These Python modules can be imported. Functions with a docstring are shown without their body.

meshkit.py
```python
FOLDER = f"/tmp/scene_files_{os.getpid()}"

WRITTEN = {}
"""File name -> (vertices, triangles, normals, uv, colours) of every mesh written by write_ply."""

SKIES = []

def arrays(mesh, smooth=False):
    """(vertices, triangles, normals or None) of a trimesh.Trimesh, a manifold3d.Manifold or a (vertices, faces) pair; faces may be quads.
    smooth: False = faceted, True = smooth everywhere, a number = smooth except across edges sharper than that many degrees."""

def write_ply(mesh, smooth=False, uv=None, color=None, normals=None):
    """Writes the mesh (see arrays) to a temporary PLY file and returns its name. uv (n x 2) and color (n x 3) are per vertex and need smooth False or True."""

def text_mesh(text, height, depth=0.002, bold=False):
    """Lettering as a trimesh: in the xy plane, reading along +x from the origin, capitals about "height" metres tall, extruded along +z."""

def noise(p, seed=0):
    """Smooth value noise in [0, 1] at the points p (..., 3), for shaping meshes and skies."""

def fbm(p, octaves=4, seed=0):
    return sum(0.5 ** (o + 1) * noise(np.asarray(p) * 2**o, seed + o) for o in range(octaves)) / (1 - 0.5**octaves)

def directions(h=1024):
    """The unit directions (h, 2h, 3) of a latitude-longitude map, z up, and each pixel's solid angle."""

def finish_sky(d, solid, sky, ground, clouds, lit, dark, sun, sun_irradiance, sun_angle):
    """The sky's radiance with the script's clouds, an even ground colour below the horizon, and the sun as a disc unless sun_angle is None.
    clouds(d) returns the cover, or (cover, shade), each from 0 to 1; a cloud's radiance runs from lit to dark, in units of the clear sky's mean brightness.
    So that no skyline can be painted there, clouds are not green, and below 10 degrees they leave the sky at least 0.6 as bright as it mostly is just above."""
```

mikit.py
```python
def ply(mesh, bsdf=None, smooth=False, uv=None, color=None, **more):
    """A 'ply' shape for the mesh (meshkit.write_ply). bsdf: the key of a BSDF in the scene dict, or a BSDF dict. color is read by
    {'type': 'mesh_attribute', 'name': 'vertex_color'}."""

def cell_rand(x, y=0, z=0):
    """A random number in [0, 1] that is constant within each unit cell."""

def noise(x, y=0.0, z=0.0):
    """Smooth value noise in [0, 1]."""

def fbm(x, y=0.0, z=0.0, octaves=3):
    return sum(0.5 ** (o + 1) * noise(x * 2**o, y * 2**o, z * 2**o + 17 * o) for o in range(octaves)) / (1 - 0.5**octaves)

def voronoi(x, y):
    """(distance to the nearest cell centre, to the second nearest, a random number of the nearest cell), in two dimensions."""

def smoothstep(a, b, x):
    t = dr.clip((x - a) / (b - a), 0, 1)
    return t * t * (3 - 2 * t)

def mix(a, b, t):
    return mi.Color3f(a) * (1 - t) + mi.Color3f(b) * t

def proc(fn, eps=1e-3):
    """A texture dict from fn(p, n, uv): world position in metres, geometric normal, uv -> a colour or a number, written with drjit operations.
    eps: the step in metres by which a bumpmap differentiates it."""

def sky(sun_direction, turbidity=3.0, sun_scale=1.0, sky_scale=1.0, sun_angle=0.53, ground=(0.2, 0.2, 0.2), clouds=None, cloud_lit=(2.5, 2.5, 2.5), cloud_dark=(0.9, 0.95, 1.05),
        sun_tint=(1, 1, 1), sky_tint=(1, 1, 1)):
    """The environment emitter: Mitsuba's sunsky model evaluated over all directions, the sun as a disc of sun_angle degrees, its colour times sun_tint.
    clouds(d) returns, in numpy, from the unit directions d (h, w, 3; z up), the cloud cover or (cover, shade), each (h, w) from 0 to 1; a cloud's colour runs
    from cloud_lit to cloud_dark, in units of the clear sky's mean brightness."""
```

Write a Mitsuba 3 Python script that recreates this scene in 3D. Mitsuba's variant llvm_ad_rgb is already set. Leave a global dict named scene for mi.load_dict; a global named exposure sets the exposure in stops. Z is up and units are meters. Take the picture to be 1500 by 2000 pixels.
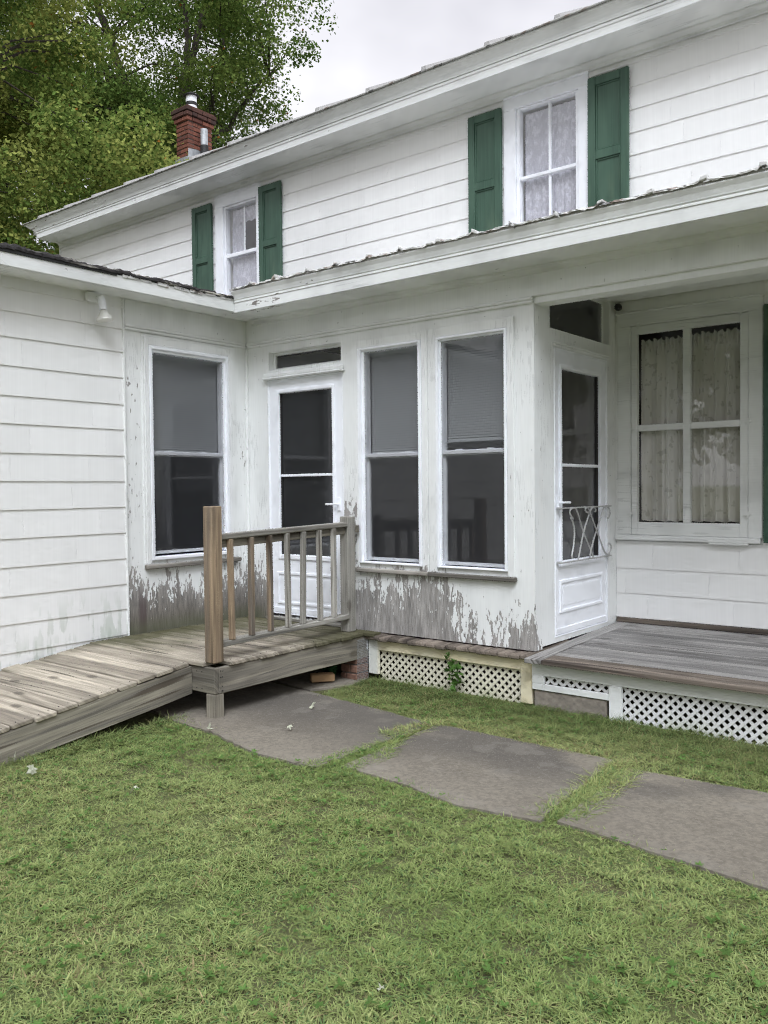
import math, random
import numpy as np, trimesh, shapely
from shapely.geometry import Polygon, box as sbox
import drjit as dr
import mitsuba as mi
import mikit, meshkit
from mikit import proc, noise, fbm, smoothstep, mix, cell_rand

T = mi.ScalarTransform4f
scene, labels = {}, {}
rng = np.random.default_rng(7)

# ------------------------------------------------------------------ camera, sky, exposure
F_PX, YAW, PITCH, ROLL = 1676.3, math.radians(-38.624), math.radians(-1.537), math.radians(-0.559)
CAM = np.array([5.7325, -5.2365, 1.0754])
fw = np.array([math.sin(YAW) * math.cos(PITCH), math.cos(YAW) * math.cos(PITCH), math.sin(PITCH)])
rt = np.array([math.cos(YAW), -math.sin(YAW), 0.0])
up = np.cross(rt, fw)
up = -math.sin(ROLL) * rt + math.cos(ROLL) * up
scene['camera'] = {'type': 'perspective', 'fov': math.degrees(2 * math.atan(750 / F_PX)), 'fov_axis': 'x',
                   'near_clip': 0.05, 'far_clip': 800.0,
                   'to_world': T().look_at(origin=CAM.tolist(), target=(CAM + fw).tolist(), up=up.tolist())}
exposure = 2.70


SUN = np.array([0.52, -0.60, 0.85]) / np.linalg.norm([0.52, -0.60, 0.85])


def clouds(d):
    """Thin overcast: brighter round the veiled sun, greyer away from it, with soft cloud texture all over."""
    q = d / np.maximum(d[..., 2:3] + 0.25, 0.05)
    n = meshkit.fbm(np.stack([q[..., 0] * 3.2, q[..., 1] * 3.2, 0 * q[..., 0] + 3], -1), 5, 5)
    away = 0.5 - 0.5 * (d @ SUN)
    sh = np.clip(0.20 + 0.85 * away ** 0.7 + 0.75 * (n - 0.50), 0, 1)
    return 1.0, sh


scene['sky'] = mikit.sky(SUN.tolist(), turbidity=3, sun_scale=0.30, sun_angle=26, clouds=clouds,
                         cloud_lit=(2.9, 2.9, 2.98), cloud_dark=(1.17, 1.17, 1.29), ground=(0.12, 0.14, 0.08), sun_tint=(0.78, 1.0, 1.46))


# ------------------------------------------------------------------ materials
def principled(color, rough=0.6, **kw):
    c = color if isinstance(color, dict) else {'type': 'rgb', 'value': list(color)}
    return {'type': 'twosided', 'bsdf': {'type': 'principled', 'base_color': c, 'roughness': rough, 'specular': kw.pop('spec', 0.4), **kw}}


def bumped(bs, fn, scale, eps=1e-3):
    inner = bs['bsdf']
    return {'type': 'twosided', 'bsdf': {'type': 'bumpmap', 'arbitrary': proc(fn, eps), 'scale': scale, 'bsdf': inner}}


def C(r, g, b):
    return mi.Color3f(r, g, b)


def siding_fn(p, n, uv):
    s = p.x + p.y
    g = noise(s * 190, p.z * 2.5) * 0.5 + noise(s * 70, p.z * 1.3, 3) * 0.5
    t = cell_rand(dr.floor(uv.x / 20 + 0.5), 3, 1)
    v = 0.785 + 0.045 * (g - 0.5) + 0.035 * (t - 0.5)
    dirt = smoothstep(0.50, 0.75, fbm(s * 1.7, p.z * 2.2, 1.0)) * 0.05
    c = C(1.0, 1.0, 0.985) * v * (1 - dirt)
    # green algae smears low on the wing wall
    al = smoothstep(0.52, 0.66, fbm(s * 26, p.z * 7, 2.0)) * smoothstep(0.40, 0.05, p.z) * smoothstep(-2.4, -1.7, s) * smoothstep(0.3, -0.1, s)
    al = al + smoothstep(0.56, 0.68, fbm(s * 30, p.z * 8, 5.0)) * smoothstep(0.12, -0.1, p.z) * smoothstep(0.3, -0.1, s) * 0.8
    c = mix(c, C(0.42, 0.47, 0.40), dr.clip(al * 0.5, 0, 1))
    return c


def sstep_band(s, a, b, w=0.05):
    return smoothstep(a - w, a + w, s) * smoothstep(b + w, b - w, s)


def peel_amount(p):
    s, z = p.x + p.y, p.z
    hi = fbm(s * 95, z * 27, 1.0, octaves=3)
    mid = fbm(s * 24, z * 7, 4.0, octaves=4)
    big = fbm(s * 5, z * 3, 9.0, octaves=2)
    nn = 0.55 * hi + 0.55 * mid + 0.35 * big - 0.725
    h = dr.select(s < 0.30, 0.30 + 0.05 * noise(s * 9, 1.0), dr.select(s < 1.2, 0.10, dr.lerp(mi.Float(0.33), mi.Float(0.02), smoothstep(1.95, 2.45, s))))
    h = h + 0.14 * sstep_band(s, 2.70, 2.90, 0.06) - 0.3 * smoothstep(2.92, 3.1, s)
    h = h + 0.10 * sstep_band(s, -1.3, -1.08, 0.02) - 0.5 * smoothstep(-1.4, -1.6, s)
    h = h - 2.0 * smoothstep(1.5, 2.0, z)
    e = (h - z) * 3.4 + nn * 3.0
    low = smoothstep(-0.07, 0.05, e)
    # isolated chips
    cn = fbm(s * 46, z * 24, 12.0, octaves=4)
    thr = 0.84 - 0.155 * smoothstep(0.42, 0.6, fbm(s * 4, z * 2.2, 3.0)) * sstep_band(s, -1.29, -1.10, 0.02) * smoothstep(2.3, 1.9, z)
    thr = thr - 0.31 * sstep_band(s, 1.13, 1.27, 0.01) * sstep_band(z, 0.40, 1.05, 0.12)
    thr = thr - 0.10 * sstep_band(s, -0.10, 0.02, 0.04) * sstep_band(z, 1.2, 1.9, 0.2)
    thr = thr - 0.04 * sstep_band(s, 2.72, 2.90, 0.05) * smoothstep(1.6, 0.4, z)
    chips = smoothstep(0, 0.035, cn - thr)
    return dr.maximum(low, chips)


def old_paint_fn(p, n, uv):
    s, z = p.x + p.y, p.z
    pe = peel_amount(p)
    gr = fbm(s * 130, z * 16, 2.0, octaves=3)
    st = fbm(s * 24, z * 4, 6.0)
    wood = C(0.30, 0.285, 0.27) * (0.50 + 0.9 * gr) * (0.65 + 0.7 * st)
    lowA = smoothstep(0.36, 0.0, z + 0.12 * (fbm(s * 7, z * 3) - 0.5)) * smoothstep(0.32, 0.2, s)
    wood = mix(wood, C(0.13, 0.115, 0.095) * (0.5 + gr), lowA * 0.85)
    wood = mix(wood, C(0.085, 0.060, 0.062), sstep_band(s, -1.17, -1.10, 0.015) * smoothstep(0.35, 0.15, z) * 0.8)
    gn = smoothstep(0.10, -0.03, z) * smoothstep(0.3, 0.1, s) * 0.6
    wood = mix(wood, C(0.10, 0.11, 0.06), gn)
    m = fbm(s * 6, z * 4, 20.0)
    v = 0.765 * (1 - 0.09 * smoothstep(0.45, 0.8, m)) + 0.04 * (noise(s * 160, z * 9, 1.0) - 0.5)
    crk = smoothstep(0.66, 0.76, noise(s * 150, z * 18, 8.0)) * smoothstep(0.5, 0.65, fbm(s * 5, z * 2, 31.0)) * 0.14 * smoothstep(2.34, 2.2, z)
    paint = C(0.985, 1.0, 0.985) * v * (1 - crk)
    return mix(paint, wood, pe)


def old_paint_bump(p, n, uv):
    s, z = p.x + p.y, p.z
    pe = peel_amount(p)
    return (1 - pe) * 1.0 + pe * 0.35 * noise(s * 120, z * 5, 2.0) + 0.12 * noise(s * 60, z * 20)


def trim_fn(p, n, uv):
    s, z = p.x * 0.97 + p.y, p.z
    m = fbm(p.x * 3, z * 6 + p.y * 3, 2.0)
    v = 0.74 * (1 - 0.14 * smoothstep(0.45, 0.8, m)) + 0.04 * (noise(s * 14, z * 160, 1.0) - 0.5)
    cn = fbm(p.x * 9, z * 30 + p.y * 3, 5.0 + p.y * 21, octaves=4)
    thr = 0.83 - 0.14 * smoothstep(-1.5, -3.2, p.x) * smoothstep(4.55, 4.62, z)
    thr = thr - 0.22 * sstep_band(p.x, 0.33, 0.85, 0.15) * sstep_band(z, 2.55, 2.66, 0.02) * smoothstep(-0.2, -0.3, p.y)
    chips = smoothstep(0, 0.02, cn - thr)
    gr = noise(s * 8, z * 150 + p.y * 90, 3.0)
    wood = C(0.27, 0.25, 0.23) * (0.5 + 0.8 * gr)
    crk = smoothstep(0.72, 0.80, noise(p.x * 6 + p.y * 2, z * 120 + p.y * 70, 8.0)) * smoothstep(0.55, 0.75, fbm(p.x * 2, z * 3 + p.y * 2, 31.0)) * 0.18
    return mix(C(0.985, 1.0, 0.98) * v * (1 - crk), wood, chips)


def make_wood(c1, c2, dark, moss=None, tone=0.5, sx=1.0):
    def fn(p, n, uv):
        k = dr.floor(uv.x / 20 + 0.5)
        u = (uv.x - 20 * k) * sx
        r1, r2 = cell_rand(k, 1, 1), cell_rand(k, 2, 5)
        v = uv.y + 13.7 * r1
        u = u + 7.1 * r2
        warp = noise(u * 1.3, v * 7, 2.0)
        ring = noise(u * 0.9, v * 34 + 3.0 * warp, 1.0)
        fine = fbm(u * 4, v * 130 + 4 * warp, 3.0, octaves=3)
        crack = smoothstep(0.68, 0.84, noise(u * 1.6, v * 62 + warp * 3, 7.0)) * smoothstep(0.35, 0.6, noise(u * 0.8, v * 9, 3.0))
        t = dr.clip(0.5 + (r1 - 0.5) * tone * 1.6 + (ring - 0.5) * 1.45, 0, 1)
        c = mix(c1, c2, t) * (0.52 + 0.96 * fine) * (0.86 + 0.28 * r2)
        c = mix(c, dark, crack * 0.75)
        knot = smoothstep(0.055, 0.02, dr.sqrt(dr.square((u - dr.floor(u / 0.9) * 0.9 - 0.45 - 0.25 * (r2 - .5))) * 0.6 + dr.square(uv.y + 0.03 * (r1 - 0.5)) * 3.0)) * dr.select(cell_rand(dr.floor(u / 0.9), k, 3) > 0.6, 1.0, 0.0)
        c = mix(c, dark, knot * 0.6)
        blotch = smoothstep(0.5, 0.75, fbm(p.x * 2.3, p.y * 2.3, p.z * 2.3))
        c = c * (1 - 0.25 * blotch)
        if moss is not None:
            m = moss(p)
            m = dr.clip(m + (fine - 0.5) * 0.9 * smoothstep(0, 0.3, m) + (fbm(p.x * 5, p.y * 16, 3.0) - 0.5) * 0.8 * smoothstep(0, 0.2, m), 0, 1)
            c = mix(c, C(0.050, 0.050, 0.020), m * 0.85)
        return c
    return fn


def wood_bump(p, n, uv):
    k = dr.floor(uv.x / 20 + 0.5)
    return fbm((uv.x - 20 * k) * 4, uv.y * 150 + 13 * k, 1.0, octaves=2)


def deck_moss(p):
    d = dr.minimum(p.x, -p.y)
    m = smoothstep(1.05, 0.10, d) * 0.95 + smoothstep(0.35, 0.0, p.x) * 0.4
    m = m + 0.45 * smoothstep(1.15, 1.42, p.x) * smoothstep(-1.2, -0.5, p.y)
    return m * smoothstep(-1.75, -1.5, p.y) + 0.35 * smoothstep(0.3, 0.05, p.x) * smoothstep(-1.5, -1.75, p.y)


def green_fn(p, n, uv):
    s, z = p.x, p.z
    g = noise(s * 140, z * 4, 1.0)
    wear = smoothstep(0.5, 0.8, fbm(s * 14, z * 3, 2.0)) * smoothstep(3.75, 3.1, z)
    c = mix(C(0.042, 0.092, 0.062), C(0.035, 0.078, 0.052), noise(s * 20, z * 6)) * (0.85 + 0.3 * g)
    c = mix(c, C(0.062, 0.120, 0.083), smoothstep(0.45, 0.75, fbm(s * 9, z * 1.8, 6.0)) * 0.6)
    return mix(c, C(0.12, 0.17, 0.105), wear * 0.6)


def concrete_fn(p, n, uv):
    x, y = p.x, p.y
    a = fbm(x * 2.1, y * 2.1, 1.0, octaves=4)
    f = fbm(x * 60, y * 60, 2.0, octaves=3)
    sp = smoothstep(0.74, 0.80, noise(x * 140, y * 140, 3.0))
    st = smoothstep(0.46, 0.66, fbm(x * 1.3 + 5, y * 2.4, 7.0, octaves=4)) * smoothstep(-1.75, -1.1, y)
    c = mix(C(0.145, 0.128, 0.104), C(0.220, 0.197, 0.162), a) * (0.72 + 0.56 * f)
    c = mix(c, C(0.085, 0.078, 0.070), st * 0.75)
    c = mix(c, C(0.26, 0.24, 0.21), sp * 0.22)
    m = smoothstep(0.60, 0.7, fbm(x * 7, y * 7, 13.0, octaves=4))
    return mix(c, C(0.26, 0.24, 0.21), m * 0.22)


def brick_fn(p, n, uv):
    k = dr.floor(uv.x / 20 + 0.5)
    r = cell_rand(k, 5, 2)
    f = fbm(p.x * 60 + p.y * 20, p.y * 60, p.z * 60)
    c = mix(C(0.095, 0.034, 0.025), C(0.215, 0.080, 0.052), r) * (0.6 + 0.8 * f)
    return c


def pier_brick_fn(p, n, uv):
    k = dr.floor(uv.x / 20 + 0.5)
    r = cell_rand(k, 5, 2)
    f = fbm(p.x * 50 + p.y * 20, p.y * 50, p.z * 50)
    return mix(C(0.11, 0.06, 0.042), C(0.19, 0.105, 0.075), r) * (0.55 + 0.9 * f)


def soot_fn(p, n, uv):
    f = fbm(p.x * 50, p.y * 50, p.z * 50)
    k = dr.floor(uv.x / 20 + 0.5)
    return mix(C(0.035, 0.022, 0.02), C(0.12, 0.05, 0.035), cell_rand(k, 5, 2) * f * 1.6)


def soil_fn(p, n, uv):
    a = fbm(p.x * 3, p.y * 3, 1.0)
    f = fbm(p.x * 40, p.y * 40, 2.0)
    return mix(C(0.085, 0.075, 0.042), C(0.080, 0.100, 0.038), a) * (0.5 + f)


def edge_metal_fn(p, n, uv):
    s = p.x + p.y
    a = fbm(s * 9, p.z * 40, 1.0, octaves=4)
    c = mix(C(0.50, 0.50, 0.49), C(0.66, 0.65, 0.63), a)
    rust = smoothstep(0.58, 0.72, fbm(s * 14, p.z * 40, 6.0, octaves=4))
    c = mix(c, C(0.20, 0.12, 0.08), rust * 0.7)
    return mix(c, C(0.05, 0.05, 0.05), smoothstep(0.62, 0.70, fbm(s * 22, p.z * 60, 9.0)) * 0.8)


def tar_fn(p, n, uv):
    a = fbm(p.y * 12, p.x * 20, p.z * 40, octaves=4)
    lich = smoothstep(0.56, 0.68, fbm(p.y * 7 + 3, p.x * 14, p.z * 50, octaves=4)) * smoothstep(-2.6, -0.6, p.y)
    return mix(C(0.022, 0.020, 0.020) * (0.6 + a), C(0.42, 0.40, 0.35), lich)


def curtain_fn(p, n, uv):
    s = p.x
    fl = smoothstep(0.64, 0.72, fbm(s * 34, p.z * 26, 3.0)) * 0.38
    stt = noise(s * 9, p.z * 0.7, 2.0)
    c = C(0.64, 0.63, 0.585) * (0.85 + 0.15 * stt)
    return mix(c, C(0.20, 0.20, 0.15), fl)


def lace_fn(p, n, uv):
    s = p.x
    fl = smoothstep(0.50, 0.68, fbm(s * 46, p.z * 30, 3.0))
    nt = noise(s * 120, p.z * 120, 2.0)
    return mix(C(0.45, 0.45, 0.50), C(0.57, 0.57, 0.63), fl) * (0.8 + 0.2 * nt)


def bark_fn(p, n, uv):
    f = fbm(p.x * 16 + p.y * 9, p.y * 16, p.z * 3)
    return C(0.060, 0.050, 0.042) * (0.4 + 1.2 * f)


def yellow_fn(p, n, uv):
    a = fbm(p.x * 5, p.z * 12, 1.0)
    d = smoothstep(0.5, 0.75, fbm(p.x * 9, p.z * 18, 4.0)) * 0.35
    c = mix(C(0.76, 0.66, 0.42), C(0.72, 0.68, 0.52), a)
    c = mix(c, C(0.66, 0.67, 0.62), smoothstep(1.56, 1.50, p.x))
    return c * (1 - d * 0.7)


def lattice_fn(p, n, uv):
    a = fbm(p.x * 8, p.z * 12, 1.0)
    lefty = smoothstep(2.95, 2.7, p.x)
    c = mix(C(0.74, 0.74, 0.73), C(0.72, 0.69, 0.56), lefty)
    gr = smoothstep(-0.27, -0.42, p.z) * 0.35
    return mix(c * (0.85 + 0.2 * a), C(0.30, 0.34, 0.16), gr * smoothstep(0.4, 0.6, a))


def vinyl_fn(p, n, uv):
    a = fbm(p.x * 9 + p.y * 9, p.y * 3, p.z * 7)
    return C(0.83, 0.845, 0.88) * (1 - 0.10 * smoothstep(0.5, 0.8, a))


def block_fn(p, n, uv):
    return C(0.22, 0.195, 0.165) * (0.55 + 0.9 * fbm(p.x * 40, p.y * 40, p.z * 40)) * (0.8 + 0.4 * fbm(p.x * 4, p.y * 4, p.z * 8))


def galv_fn(p, n, uv):
    return C(0.46, 0.48, 0.50) * (0.6 + 0.7 * fbm(p.x * 18, p.y * 18, p.z * 9))


M = scene
M['m_siding'] = principled(proc(siding_fn), 0.55)
M['m_old'] = bumped(principled(proc(old_paint_fn), 0.65), old_paint_bump, 0.0016, 1.2e-3)
M['m_trim'] = principled(proc(trim_fn), 0.55)
M['m_vinyl'] = principled(proc(vinyl_fn), 0.38)
M['m_green'] = principled(proc(green_fn), 0.5)
M['m_glass'] = {'type': 'thindielectric', 'int_ior': 1.52}
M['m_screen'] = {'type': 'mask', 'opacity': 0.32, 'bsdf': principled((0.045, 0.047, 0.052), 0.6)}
M['m_blind'] = principled((0.40, 0.42, 0.43), 0.5)
M['m_curtain'] = principled(proc(curtain_fn), 0.9, spec=0.1)
M['m_lace'] = principled(proc(lace_fn), 0.9, spec=0.1)
M['m_deck'] = bumped(principled(proc(make_wood(C(0.40, 0.355, 0.285), C(0.235, 0.205, 0.165), C(0.060, 0.05, 0.04), deck_moss, 0.7)), 0.8, spec=0.25), wood_bump, 0.0018)
M['m_post'] = bumped(principled(proc(make_wood(C(0.30, 0.222, 0.148), C(0.155, 0.130, 0.105), C(0.06, 0.04, 0.025), None, 0.9)), 0.8, spec=0.25), wood_bump, 0.0016)
M['m_rim'] = bumped(principled(proc(make_wood(C(0.28, 0.255, 0.205), C(0.17, 0.155, 0.130), C(0.07, 0.055, 0.04), None, 0.5)), 0.8, spec=0.25), wood_bump, 0.0016)
M['m_rail'] = bumped(principled(proc(make_wood(C(0.34, 0.325, 0.29), C(0.165, 0.155, 0.135), C(0.08, 0.065, 0.05), None, 0.6)), 0.8, spec=0.25), wood_bump, 0.0016)
M['m_sill'] = principled(proc(make_wood(C(0.30, 0.28, 0.25), C(0.14, 0.13, 0.115), C(0.06, 0.05, 0.04), None, 0.6)), 0.85, spec=0.2)
M['m_porch'] = bumped(principled(proc(make_wood(C(0.235, 0.225, 0.215), C(0.155, 0.148, 0.142), C(0.06, 0.055, 0.05), None, 0.7)), 0.75, spec=0.3), wood_bump, 0.0012)
M['m_edgeboard'] = bumped(principled(proc(make_wood(C(0.205, 0.170, 0.140), C(0.12, 0.10, 0.082), C(0.045, 0.035, 0.03), None, 0.7)), 0.8, spec=0.3), wood_bump, 0.0014)
M['m_yellow'] = principled(proc(yellow_fn), 0.6)
M['m_lattice'] = principled(proc(lattice_fn), 0.6)
M['m_concrete'] = bumped(principled(proc(concrete_fn), 0.85, spec=0.25), lambda p, n, uv: fbm(p.x * 70, p.y * 70, 1.0, octaves=3) + 0.8 * fbm(p.x * 9, p.y * 9, 4.0), 0.003)
M['m_block'] = principled(proc(block_fn), 0.9)
M['m_brick'] = principled(proc(brick_fn), 0.85)
M['m_pierbrick'] = principled(proc(pier_brick_fn), 0.9)
M['m_soot'] = principled(proc(soot_fn), 0.9)
M['m_mortar'] = principled((0.10, 0.08, 0.07), 0.95)
M['m_galv'] = principled(proc(galv_fn), 0.45, metallic=0.35)
M['m_black'] = principled((0.02, 0.02, 0.02), 0.6)
M['m_steel'] = principled((0.44, 0.44, 0.43), 0.5, metallic=0.35)
M['m_edge'] = principled(proc(edge_metal_fn), 0.45)
M['m_tar'] = principled(proc(tar_fn), 0.85)
M['m_roof'] = principled((0.40, 0.39, 0.38), 0.5)
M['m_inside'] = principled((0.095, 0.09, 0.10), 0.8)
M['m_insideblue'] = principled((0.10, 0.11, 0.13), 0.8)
M['m_bark'] = principled(proc(bark_fn), 0.9)
M['m_soil'] = principled(proc(soil_fn), 0.95, spec=0.1)
M['m_tan'] = principled((0.42, 0.27, 0.15), 0.9)
M['m_bulb'] = principled((0.72, 0.71, 0.66), 0.15, metallic=0.5)
M['m_leaf'] = {'type': 'principledthin', 'base_color': {'type': 'mesh_attribute', 'name': 'vertex_color'}, 'roughness': 0.55, 'diff_trans': 0.75, 'eta': 1.35}
M['m_grass'] = {'type': 'principledthin', 'base_color': {'type': 'mesh_attribute', 'name': 'vertex_color'}, 'roughness': 0.42, 'diff_trans': 0.7, 'eta': 1.3}
M['m_deadleaf'] = principled((0.46, 0.47, 0.37), 0.7)

# ------------------------------------------------------------------ mesh helpers
counts = {}


def num(key):
    k = counts.get(key, 0)
    counts[key] = k + 1
    return key if k == 0 else f'{key}_{k:03d}'


uvi = [0]


class MB:
    def __init__(self):
        self.v, self.f, self.uv, self.n = [], [], [], 0

    def add(self, v, f, uv=None):
        v, f = np.asarray(v, float), np.asarray(f, int)
        if f.shape[1] == 4:
            f = np.vstack([f[:, [0, 1, 2]], f[:, [0, 2, 3]]])
        self.v.append(v)
        self.f.append(f + self.n)
        self.uv.append(np.zeros((len(v), 2)) if uv is None else uv)
        self.n += len(v)
        return self

    def mesh(self, m):
        return self.add(m.vertices, m.faces)

    def build(self, key, bsdf, smooth=False, raw=False):
        k = key if raw else num(key)
        v, f, uv = np.vstack(self.v), np.vstack(self.f), np.vstack(self.uv)
        if smooth in (False, True):
            scene[k] = mikit.ply((v, f), bsdf, smooth=smooth, uv=uv)
        else:
            scene[k] = mikit.ply((v, f), bsdf, smooth=smooth)
        return k


SGN = np.array([[x, y, z] for x in (-1, 1) for y in (-1, 1) for z in (-1, 1)], float)


def _bevel_template():
    # 24 vertices: for each corner and each axis one vertex lying on the face of that axis
    ids = {}
    out = []
    for ci, s in enumerate(SGN):
        for ax in range(3):
            ids[(tuple(s), ax)] = len(out)
            out.append((ci, ax))
    F = []
    for ax in range(3):
        o = [a for a in range(3) if a != ax]
        for sg in (-1, 1):
            q = []
            for a, b in ((-1, -1), (1, -1), (1, 1), (-1, 1)):
                s = [0, 0, 0]
                s[ax], s[o[0]], s[o[1]] = sg, a, b
                q.append(ids[(tuple(map(float, s)), ax)])
            nrm = np.zeros(3)
            e = np.zeros((4, 3))
            for i, (a, b) in enumerate(((-1, -1), (1, -1), (1, 1), (-1, 1))):
                e[i, ax], e[i, o[0]], e[i, o[1]] = sg, a, b
            if np.cross(e[1] - e[0], e[2] - e[0])[ax] * sg < 0:
                q = q[::-1]
            F += [[q[0], q[1], q[2]], [q[0], q[2], q[3]]]
    for a in range(3):
        for b in range(a + 1, 3):
            c = 3 - a - b
            for sa in (-1, 1):
                for sb in (-1, 1):
                    def idx(sc, ax):
                        s = [0, 0, 0]
                        s[a], s[b], s[c] = sa, sb, sc
                        return ids[(tuple(map(float, s)), ax)]
                    q = [idx(-1, a), idx(1, a), idx(1, b), idx(-1, b)]
                    # orientation checked numerically below
                    F += [[q[0], q[1], q[2]], [q[0], q[2], q[3]]]
    for s in SGN:
        F.append([ids[(tuple(s), ax)] for ax in range(3)])
    F = np.array(F)
    v = np.array([SGN[c] * np.where(np.arange(3) == ax, 1, 0.8) for c, ax in out])
    t = v[F]
    nn = np.cross(t[:, 1] - t[:, 0], t[:, 2] - t[:, 0])
    bad = (nn * t.mean(1)).sum(1) < 0
    F[bad] = F[bad][:, ::-1]
    return np.array(out), F


BT, BF = _bevel_template()


def bbox(lo, hi, bevel=0.003, grain=0, flip=False):
    """A chamfered box: vertices, faces, uv (u along the grain axis in metres, a fresh board number in the 20s)."""
    lo, hi = np.minimum(lo, hi).astype(float), np.maximum(lo, hi).astype(float)
    c, h = (lo + hi) / 2, (hi - lo) / 2
    b = min(bevel, h.min() * 0.8)
    v = np.array([SGN[ci] * (h - np.where(np.arange(3) == ax, 0, b)) for ci, ax in BT])
    o = [a for a in range(3) if a != grain]
    uvi[0] = (uvi[0] + 1) % 400
    uv = np.stack([v[:, grain] + 20 * uvi[0], v[:, o[0]] + 0.83 * v[:, o[1]]], 1)
    return v + c, BF, uv


class Frame:
    def __init__(self, O, U, N):
        self.O, self.U, self.N, self.Z = np.array(O, float), np.array(U, float), np.array(N, float), np.array([0, 0, 1.0])

    def w(self, q):
        q = np.asarray(q, float)
        return self.O + q[:, :1] * self.U + q[:, 1:2] * self.Z + q[:, 2:3] * self.N

    def box(self, mb, u0, u1, z0, z1, n0, n1, bevel=0.003, grain=None):
        if grain is None:
            grain = 0 if abs(u1 - u0) > abs(z1 - z0) else 1
        v, f, uv = bbox((u0, z0, n0), (u1, z1, n1), bevel, grain)
        mb.add(self.w(v), f, uv)
        return mb

    def ring(self, mb, u0, u1, z0, z1, w, n0, n1, bevel=0.003, wt=None, wb=None):
        """Four pieces round a rectangle, w wide, inwards from it (butted: uprights full height)."""
        wt = w if wt is None else wt
        wb = w if wb is None else wb
        self.box(mb, u0, u0 + w, z0, z1, n0, n1, bevel)
        self.box(mb, u1 - w, u1, z0, z1, n0, n1, bevel)
        self.box(mb, u0 + w, u1 - w, z1 - wt, z1, n0, n1, bevel)
        self.box(mb, u0 + w, u1 - w, z0, z0 + wb, n0, n1, bevel)
        return mb

    def slab(self, mb, poly, n0, n1):
        """An extruded shapely polygon in (u, z) from n0 to n1."""
        m = trimesh.creation.extrude_polygon(poly, n1 - n0, engine='earcut')
        v = np.array(m.vertices)
        v[:, 2] += n0
        mb.add(self.w(v), m.faces)
        return mb

    def quad(self, mb, u0, u1, z0, z1, n):
        mb.add(self.w([[u0, z0, n], [u1, z0, n], [u1, z1, n], [u0, z1, n]]), [[0, 1, 2, 3]])
        return mb


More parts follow.
